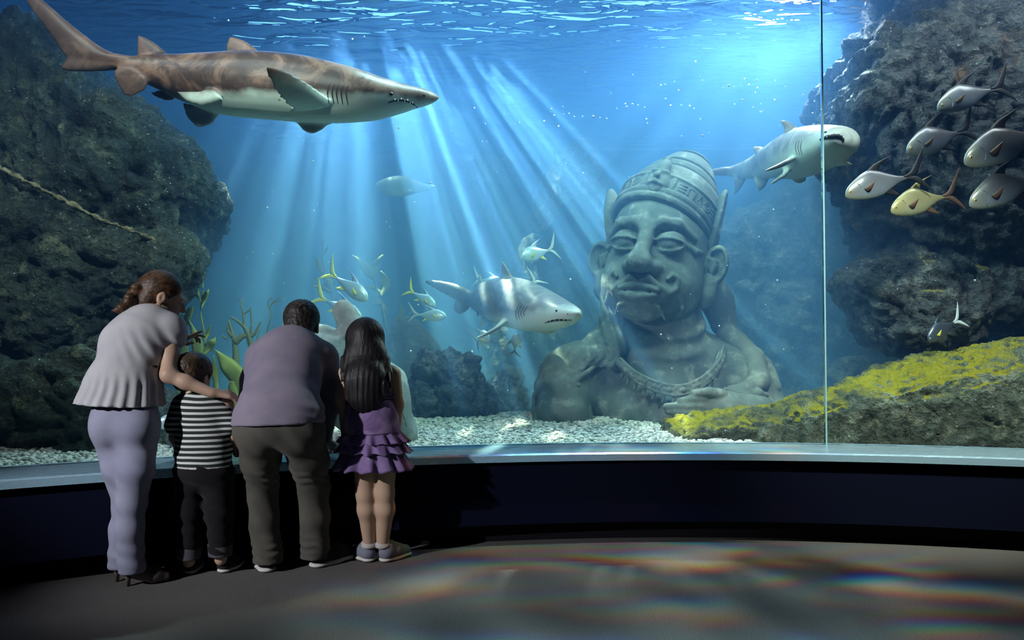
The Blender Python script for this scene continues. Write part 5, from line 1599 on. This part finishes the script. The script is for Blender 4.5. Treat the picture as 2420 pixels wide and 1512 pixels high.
# hair with a low braid
lo, hi = bounds([J(280, 630, 3.6), J(450, 790, 4.1)], 0.03)
s = Sculpt(lo, hi, 0.0055)
r_, f_, u_ = basis((0.80, 0.42, -0.30)); R = erot(r_, f_, u_)
s.ell(hq(0, -.022, .028), (.090, .106, .098), 0, rot=R)
s.ell(hq(0, .075, -.045), (.075, .070, .090), .015, 'sub', rot=R)
for sx in (-1, 1): s.ell(hq(sx * .086, .002, -.030), (.030, .022, .040), .008, 'sub', rot=R)
s.ell(hq(0, -.058, -.045), (.072, .060, .070), .03, rot=R)
s.ell(hq(0, -.100, .000), (.045, .035, .050), .03, rot=R)
s.chain([hq(.02, -.118, -.03), hq(.035, -.130, -.085), hq(.045, -.150, -.125), hq(.05, -.185, -.145)], [.034, .030, .022, .007], .015)
for i in range(5): s.ell(hq(.022 + .006 * i + 0.010 * (-1) ** i, -.122 - .006 * i, -.005 - i * .028), (.034 - .003 * i, .030, .022), .005, rot=R)
HB = hair_mat('hair_auburn', (0.020, 0.010, 0.006), (0.095, 0.045, 0.018), (50, 14, 60))
link('hair', rel(s.mesh('hair', 1), WO), HB, woman)
b = MB(); b.ball(hq(.084, .0, -.052), .0075, 8, 6); link('earring', rel(b.me('earring'), WO), Mat('gold', (0.8, 0.55, 0.2), 0.2, 0.5, 1.0).m, woman)
PUMP = Mat('pump_taupe', (0.10, 0.075, 0.065), 0.35, 0.5).m
for (hx, hy, hd), (tx, ty, td) in (((302, 1330, 3.61), (392, 1352, 3.68)), ((276, 1312, 3.68), (352, 1332, 3.75))):
    a = J(hx, hy, hd); t = J(tx, ty, td); a[2] = 0.085; t[2] = 0.026; dd = t - a
    lo, hi = bounds([a, t], 0.07); lo[2] = 0.0
    s = Sculpt(lo, hi, 0.005)
    s.chain([a, a + dd * .35 + (0, 0, -.006), a + dd * .7 + (0, 0, -.004), t], [.033, .033, .036, .022], .02)
    s.ell(a + dd * .22 + (0, 0, .045), (.055, .030, .036), .006, 'sub')
    below(s, (a[0], a[1], 0.004), None)
    p = link('shoe', rel(s.mesh('shoe', 1), WO), PUMP, woman)
    b = MB(); b.tube([a + (0, 0, -.015), (a[0] + .004, a[1], 0.0)], [.016, .008], 8); link('heel', rel(b.me('heel'), WO), PUMP, p)

# ---- man
MO = J(690, 1345, 3.86); MO[2] = 0
lo, hi = bounds([J(540, 720, 3.6), J(810, 1370, 4.0), J(700, 760, 4.36), J(700, 1000, 3.5)], 0.05); lo[2] = 0.0
s = Sculpt(lo, hi, 0.0068)
s.chain([J(660, 985, 3.70), J(675, 900, 3.86), J(692, 835, 4.02)], [.14, .13, .14], .06)
s.chain([J(615, 842, 4.03), J(772, 844, 4.05)], [.055, .055], .05)
mq = head(s, J(713, 768, 4.21), (-0.06, 0.90, -0.40), 1.10, J(704, 806, 4.10))
ra, rb, rc = J(768, 848, 4.06), J(772, 955, 4.02), J(764, 1040, 4.08)
s.chain([ra, rb, rc], [.052, .044, .028], .03)
hand(s, rc, (-0.02, 0.75, -0.36), (0.0, -0.4, -0.9), -1, 1.0, (0.12, 0.12, 0.14, 0.15))
la, lb, lc = J(612, 846, 4.04), J(596, 940, 4.02), J(604, 1036, 4.06)
s.chain([la, lb, lc], [.052, .044, .028], .03)
hand(s, lc, (0.02, 0.75, -0.36), (0.0, -0.4, -0.9), 1, 1.0, (0.12, 0.12, 0.14, 0.15))
for hp, kn, an in ((J(614, 1015, 3.71), J(620, 1150, 3.85), J(632, 1305, 3.85)), (J(708, 1012, 3.72), J(740, 1145, 3.90), J(746, 1292, 3.94))):
    s.chain([hp, kn, an], [.095, .06, .042], .04)
man = link('person', rel(s.mesh('person', 1), MO), SKIN); man.location = MO
tag(man, 'man in mauve-grey sweater and olive trousers, bending over the sill with his back turned', 'person')
lo, hi = bounds([J(540, 960, 3.5), J(810, 1375, 4.1)], 0.05); lo[2] = 0.01
s = Sculpt(lo, hi, 0.0072)
s.ell(J(660, 1000, 3.70), (.205, .15, .13)); s.ell(J(614, 1022, 3.68), (.108, .100, .11), .05); s.ell(J(708, 1022, 3.69), (.108, .100, .11), .05)
s.chain([J(614, 1020, 3.71), J(616, 1085, 3.77), J(620, 1155, 3.84), J(624, 1230, 3.85), J(634, 1322, 3.85)], [.118, .092, .076, .070, .074], .03)
s.chain([J(708, 1018, 3.72), J(730, 1085, 3.80), J(741, 1150, 3.89), J(744, 1220, 3.92), J(744, 1312, 3.935)], [.118, .094, .078, .072, .074], .03)
def mf(x, y, z):
    return 0.0042 * np.sin(z * 150 + x * 50 + 2 * np.sin(x * 40)) * (np.exp(-((z - 0.47) / 0.05) ** 2) + 0.9 * np.exp(-((z - 0.11) / 0.05) ** 2)) + 0.0025 * np.sin(z * 40 + x * 60)
s.field(mf)
below(s, (0, 0, 0.045), None)
link('trousers', rel(s.mesh('trousers', 1), MO), cloth_mat('trouser_olive', (0.105, 0.10, 0.085), (0.075, 0.072, 0.062)), man)
lo, hi = bounds([J(520, 770, 3.5), J(830, 1090, 4.3)], 0.05)
s = Sculpt(lo, hi, 0.0072)
s.chain([J(655, 1012, 3.69), J(660, 985, 3.70), J(668, 900, 3.86), J(684, 848, 3.98)], [.212, .204, .176, .184], .06, sq=(1, .74, .92))
s.chain([J(628, 846, 4.02), J(690, 832, 4.04), J(755, 848, 4.05)], [.095, .12, .095], .06)
s.cone(J(692, 832, 4.05), J(706, 806, 4.10), .12, .068, .05)
def sf(x, y, z):
    return 0.0035 * np.sin(z * 60 + x * 14) * np.clip((z - 0.70) * 6, 0, 1) * np.clip((1.02 - z) * 6, 0, 1) + 0.004 * np.sin(z * 110 + x * 40) * np.exp(-((z - 0.78) / 0.07) ** 2) * np.clip((x + 1.10) * 8, 0, 1)
s.field(sf)
pz = J(655, 1003, 3.69)
below(s, pz, None, n=(-0.03, 0.06, 1))
s.chain([J(758, 850, 4.05), J(772, 900, 4.04), J(774, 958, 4.02), J(766, 1032, 4.07)], [.088, .076, .062, .042], .035)
s.chain([J(622, 850, 4.02), J(604, 900, 4.03), J(594, 945, 4.02), J(604, 1030, 4.06)], [.088, .074, .060, .042], .035)
SW = cloth_mat('sweater_mauve', (0.27, 0.235, 0.30), (0.22, 0.195, 0.265))
sw = link('sweater', rel(s.mesh('sweater', 1), MO), SW, man)
lo, hi = bounds([J(640, 700, 4.0), J(780, 810, 4.4)], 0.03)
s = Sculpt(lo, hi, 0.005)
r_, f_, u_ = basis((-0.06, 0.90, -0.40)); R = erot(r_, f_, u_)
s.ell(mq(0, -.018, .030), (.098, .112, .102), 0, rot=R); s.ell(mq(0, -.060, -.040), (.076, .056, .066), .03, rot=R)
s.ell(mq(0, .085, -.050), (.10, .078, .10), .015, 'sub', rot=R)
for sx in (-1, 1): s.ell(mq(sx * .092, .0, -.040), (.030, .030, .045), .008, 'sub', rot=R)
below(s, mq(0, -.07, -.105), None, n=(0, -0.25, 1))
me = s.mesh('hair', 1); displace(me, lambda c, n: 0.005 * fbm(c * 42, 3, ridged=True) * np.clip(n[:, 2] + 0.5, 0, 1))
HK = hair_mat('hair_black', (0.006, 0.005, 0.006), (0.035, 0.026, 0.020), (70, 70, 40))
link('hair', rel(me, MO), HK, man)
BEIGE = cloth_mat('shoe_beige', (0.30, 0.27, 0.20), (0.22, 0.20, 0.15))
shoe(man, MO, J(634, 1345, 3.82), (-0.45, 0.85), 0.27, 1.15, BLACKSHOE, SOLE, 0.085)
shoe(man, MO, J(738, 1338, 3.90), (0.62, 0.75), 0.27, 1.15, BLACKSHOE, SOLE, 0.085)

# ---- boy
BO = J(490, 1345, 3.82); BO[2] = 0
lo, hi = bounds([J(400, 840, 3.7), J(600, 1370, 4.05), J(470, 900, 4.02)], 0.04); lo[2] = 0.0
s = Sculpt(lo, hi, 0.0062)
bq = head(s, J(468, 887, 3.87), (0.30, 0.92, -0.16), 0.93, J(482, 938, 3.84))
s.chain([J(490, 1095, 3.79), J(489, 1020, 3.81), J(487, 960, 3.83)], [.095, .085, .080], .05)
s.chain([J(442, 950, 3.83), J(536, 950, 3.83)], [.040, .040], .04)
for a, e, w, sd in ((J(436, 955, 3.83), J(426, 1030, 3.80), J(434, 1068, 3.90), -1), (J(541, 956, 3.83), J(560, 1026, 3.82), J(568, 1068, 3.92), 1)):
    s.chain([a, e, w], [.036, .030, .021], .025)
    hand(s, w, (0.02 * sd, 0.9, -0.16), (0, -0.2, -1), -sd, 0.72, (0.10, 0.10, 0.12, 0.12))
for hp, an in ((J(460, 1110, 3.79), J(455, 1320, 3.83)), (J(522, 1110, 3.79), J(530, 1315, 3.84))):
    s.chain([hp, (hp + an) / 2, an], [.065, .045, .030], .03)
boy = link('person', rel(s.mesh('person', 1), BO), SKIN2); boy.location = BO
tag(boy, 'small boy in striped t-shirt and black trousers, hands on the sill', 'person')
lo, hi = bounds([J(395, 915, 3.6), J(580, 1110, 4.0)], 0.04)
s = Sculpt(lo, hi, 0.006)
s.chain([J(489, 1110, 3.785), J(490, 1050, 3.80), J(488, 970, 3.825)], [.142, .126, .118], .04, sq=(1, .78, 1))
s.chain([J(454, 962, 3.83), J(524, 964, 3.83)], [.054, .050], .05); s.cone(J(485, 955, 3.83), J(483, 938, 3.84), .07, .048, .03)
s.chain([J(442, 955, 3.83), J(424, 1002, 3.80)], [.056, .052], .03); s.chain([J(532, 966, 3.83), J(552, 1004, 3.81)], [.050, .048], .03)
s.field(lambda x, y, z: 0.0035 * np.sin(z * 70 + (x + 1.5) * 45) * np.clip(1 - np.abs(z - 0.60) * 8, 0, 1))
below(s, J(489, 1098, 3.78), None, n=(0.0, 0, 1))
m = Mat('striped_jersey', rough=0.9, spec=0.1)
z = m.math('ADD', m.xyz()[2], m.math('MULTIPLY', m.noise(3, 2), 0.03)); st = m.math('SINE', m.math('MULTIPLY', z, 2 * math.pi / 0.0262))
m.color(m.mix(m.maprange(st, 0.12, 0.3), (0.030, 0.036, 0.034), (0.62, 0.64, 0.62))); m.bump(m.noise(260, 2), 0.25, 0.002)
link('t_shirt', rel(s.mesh('t_shirt', 1), BO), m.m, boy)
lo, hi = bounds([J(415, 1070, 3.6), J(570, 1370, 4.0)], 0.03); lo[2] = 0.04
s = Sculpt(lo, hi, 0.0065)
s.ell(J(490, 1105, 3.785), (.128, .105, .10))
s.chain([J(459, 1115, 3.79), J(457, 1200, 3.81), J(456, 1300, 3.83)], [.080, .064, .055], .03); s.chain([J(523, 1115, 3.79), J(527, 1200, 3.81), J(529, 1296, 3.84)], [.080, .064, .056], .03)
s.field(lambda x, y, z: 0.003 * np.sin(z * 90 + x * 30))
below(s, J(490, 1302, 3.83), None)
tr = link('trousers', rel(s.mesh('trousers', 1), BO), cloth_mat('trouser_black', (0.012, 0.012, 0.015)), boy)
for c, r in ((J(456, 1298, 3.83), .058), (J(529, 1291, 3.84), .059)):
    lo, hi = bounds([c], 0.09); s = Sculpt(lo, hi, 0.005); s.cone(c + (0, 0, .022), c - (0, 0, .022), r * 1.02, r * .96); s.F = np.maximum(s.F, (np.abs(s.ax[2][None, None, :] - c[2]) - 0.032)).astype(np.float32)
    link('cuff', rel(s.mesh('cuff', 1), BO), cloth_mat('cuff_grey', (0.085, 0.085, 0.10)), tr)
for h, d in ((J(455, 1350, 3.83), (-0.12, 1)), (J(531, 1346, 3.85), (0.25, 1))):
    shoe(boy, BO, h, d, 0.19, 0.86, BLACKSHOE, SOLE, 0.07, Mat('tab_white', (0.55, 0.57, 0.6), 0.6).m)
lo, hi = bounds([J(405, 835, 3.7), J(530, 935, 4.05)], 0.02)
s = Sculpt(lo, hi, 0.005)
r_, f_, u_ = basis((0.30, 0.92, -0.16)); R = erot(r_, f_, u_)
s.ell(bq(0, -.018, .030), (.088, .102, .092), 0, rot=R); s.ell(bq(0, -.058, -.035), (.068, .052, .055), .03, rot=R)
s.ell(bq(0, .095, -.050), (.090, .075, .090), .015, 'sub', rot=R)
for sx in (-1, 1): s.ell(bq(sx * .095, .002, -.042), (.032, .030, .046), .008, 'sub', rot=R)
below(s, bq(0, -.06, -.085), None, n=(0, -0.2, 1))
me = s.mesh('hair', 1); displace(me, lambda c, n: 0.003 * fbm(c * 45, 2, ridged=True))
boy.location.y -= 0.045
link('hair', rel(me, BO), hair_mat('hair_dark_brown', (0.012, 0.008, 0.005), (0.075, 0.045, 0.020), (60, 60, 22)), boy)

# ---- girl
GO = J(877, 1312, 4.05); GO[2] = 0
lo, hi = bounds([J(775, 750, 3.85), J(960, 1330, 4.15), J(860, 800, 4.2)], 0.04); lo[2] = 0.0
s = Sculpt(lo, hi, 0.0062)
gq = head(s, J(856, 806, 4.03), (0.03, 0.95, -0.22), 0.93, J(862, 858, 4.0))
s.chain([J(868, 1040, 3.97), J(866, 960, 3.98), J(862, 890, 3.99)], [.100, .085, .085], .05)
s.chain([J(812, 876, 3.99), J(912, 878, 3.99)], [.036, .036], .04)
for a, e, w, sd in ((J(806, 882, 3.99), J(801, 955, 3.97), J(806, 1030, 4.00), -1), (J(920, 884, 3.99), J(929, 955, 3.99), J(925, 1030, 4.00), 1)):
    s.chain([a, e, w], [.036, .029, .021], .025)
    hand(s, w, (0.0, 0.8, -0.4), (-sd * 0.9, 0.2, -.1), sd, 0.76, (0.25, 0.25, 0.28, 0.3))
for hp, kn, ca, an in ((J(851, 1090, 3.98), J(853, 1165, 3.99), J(856, 1200, 4.0), J(862, 1285, 4.05)), (J(900, 1090, 3.98), J(899, 1162, 3.99), J(900, 1200, 4.0), J(894, 1285, 4.05))):
    s.chain([hp, kn, ca, an], [.060, .045, .046, .029], .025)
girl = link('person', rel(s.mesh('person', 1), GO), SKIN2); girl.location = GO
tag(girl, 'girl with long straight black hair and purple ruffled dress, seen from behind', 'person')
lo, hi = bounds([J(775, 860, 3.8), J(960, 1040, 4.15)], 0.03)
s = Sculpt(lo, hi, 0.006)
s.chain([J(866, 945, 3.98), J(863, 890, 3.99)], [.116, .112], .03, sq=(1, .78, 1)); s.cone(J(863, 890, 3.99), J(862, 876, 3.99), .10, .085, .04, sq=(1, .8, 1))
s.chain([J(868, 1022, 3.97), J(868, 985, 3.975), J(866, 945, 3.98)], [.150, .138, .118], .02, sq=(1, .80, 1))
gx_, gy_ = J(867, 960, 3.98)[:2]; gz = float(J(866, 937, 3.98)[2])
s.field(lambda x, y, z: 0.0028 * np.sin(np.arctan2(y - gy_, x - gx_) * 26) * np.exp(-((z - gz - 0.05) / 0.06) ** 2) + 0.002 * np.sin(z * 60 + x * 50))
s.torus(J(866, 937, 3.98), .120, .007, (0, 0, 0), .008, 'sub', (1, .8))
below(s, J(868, 1020, 3.97), None)
m = Mat('dress_purple', rough=0.7, spec=0.2)
m.color(m.ramp(m.noise(7.5, 5, 0.6, dist=1.0), [(0.30, (0.105, 0.060, 0.165)), (0.52, (0.24, 0.155, 0.335)), (0.72, (0.44, 0.36, 0.50))])); m.bump(m.noise(200, 2), 0.2, 0.002)
DR = m.m
dr = link('dress', rel(s.mesh('dress', 1), GO), DR, girl)
def ruffle(c0, r0, c1, r1, pleats, seed):
    n = 132; m_ = 12; v = []
    rngl = np.random.default_rng(seed); ph = rngl.uniform(0, 6.28, 5)
    for layer in (0, 1):
        for j in range(m_):
            t = j / (m_ - 1); c = c0 * (1 - t) + c1 * t; r = r0 + (r1 - r0) * t ** 1.15
            for i in range(n):
                a = 2 * math.pi * i / n
                wv_ = math.sin(a * pleats + ph[0] + 0.9 * math.sin(a * 3 + ph[1])) + 0.4 * math.sin(a * pleats * 1.7 + ph[2])
                rr = r * (1 + 0.085 * t * wv_) - layer * 0.004
                v.append((c[0] + rr * math.cos(a), c[1] + rr * 0.76 * math.sin(a), c[2] + 0.006 * t * math.sin(a * pleats + ph[3])))
    L = m_ * n
    f = [(j * n + i, j * n + (i + 1) % n, (j + 1) * n + (i + 1) % n, (j + 1) * n + i) for j in range(m_ - 1) for i in range(n)]
    f += [tuple(L + q for q in g_)[::-1] for g_ in f]
    f += [((m_ - 1) * n + i, (m_ - 1) * n + (i + 1) % n, L + (m_ - 1) * n + (i + 1) % n, L + (m_ - 1) * n + i) for i in range(n)]
    f += [(i, L + i, L + (i + 1) % n, (i + 1) % n) for i in range(n)]
    b = MB(); b.add(v, f); return b.me('ruffle')
m = Mat('ruffle_purple', rough=0.65, spec=0.2)
m.color(m.ramp(m.noise(6, 4, 0.6), [(0.32, (0.14, 0.085, 0.215)), (0.68, (0.27, 0.185, 0.385))])); m.bump(m.noise(220, 2), 0.2, 0.002)
for k, (y0, r0, y1, r1) in enumerate(((1012, .138, 1042, .178), (1030, .146, 1064, .190), (1046, .140, 1104, .198))):
    link('ruffle', rel(ruffle(J(869, y0, 3.97), r0, J(872, y1, 3.97), r1, 15 - k, 4 + k), GO), m.m, dr)
b = MB(); c = J(866, 937, 3.98); b.tube([c + np.array((0.121 * math.cos(a), 0.121 * .8 * math.sin(a), 0)) for a in np.linspace(0, 6.283, 40)], [.004] * 40, 6)
link('waistband', rel(b.me('waistband'), GO), DR, dr)
for sd in (-1, 1):
    b = MB(); b.tube([J(862 + sd * 30, 885, 3.90), J(862 + sd * 34, 866, 3.98), J(862 + sd * 30, 885, 4.07)], [.008] * 3, 6, n=14); link('strap', rel(b.me('strap'), GO), DR, dr)
# long hair
lo, hi = bounds([J(785, 745, 3.8), J(925, 975, 4.2)], 0.03)
s = Sculpt(lo, hi, 0.0052)
s.ell(gq(0, -.015, .025), (.092, .106, .100)); 
s.chain([gq(0, -.045, .0), J(853, 850, 3.945), J(852, 900, 3.885), J(848, 936, 3.875)], [.098, .108, .100, .085], .04, sq=(1, .46, 1))
s.ell(gq(0, .085, -.060), (.080, .070, .10), .02, 'sub')
rngh = np.random.default_rng(5)
for i in range(26):
    t = i / 25; x0 = 806 + 92 * t
    ln = 946 + rngh.uniform(-6, 16) - 8 * abs(t - 0.4)
    s.chain([J(x0 + 4, 860, 3.93 - 0.03 * math.sin(math.pi * t)), J(x0 + 2, 905, 3.862 + 0.02 * abs(t - .5)), J(x0 + rngh.uniform(-5, 5), ln, 3.868)], [.016, .013, .0035], .006)
for x0, x1, yy in ((800, 796, 900), (902, 914, 930), (898, 906, 950), (905, 918, 905)):
    s.chain([J(x0, 845, 3.95), J((x0 + x1) / 2, 880, 3.90), J(x1, yy, 3.88)], [.012, .010, .003], .008)
s.field(lambda x, y, z: 0.0028 * np.sin(x * 230 + 2 * np.sin(z * 9)) * np.clip((1.12 - z) * 6, 0, 1))
girl.location.y -= 0.035; girl.location.x += 0.03
HG = hair_mat('hair_jet', (0.003, 0.003, 0.004), (0.010, 0.008, 0.010), (90, 90, 3))
link('hair', rel(s.mesh('hair', 1), GO), HG, girl)
SNK = cloth_mat('sneaker_slate', (0.20, 0.215, 0.27), (0.16, 0.17, 0.22)); SOCK = cloth_mat('sock_pale', (0.50, 0.48, 0.46))
for h, d, an in ((J(866, 1314, 4.03), (-0.62, 0.75), J(862, 1278, 4.05)), (J(892, 1314, 4.03), (0.62, 0.75), J(894, 1278, 4.05))):
    shoe(girl, GO, h, d, 0.20, 0.92, SNK, SOLE, 0.085)
    lo, hi = bounds([an], 0.07); s = Sculpt(lo, hi, 0.005); s.torus(an + (0, 0, -0.012), .033, .010, (0.1, 0, 0)); s.torus(an + (0, 0, -0.002), .032, .009, (0.1, 0.1, 0), .006)
    link('sock', rel(s.mesh('sock', 1), GO), SOCK, girl)
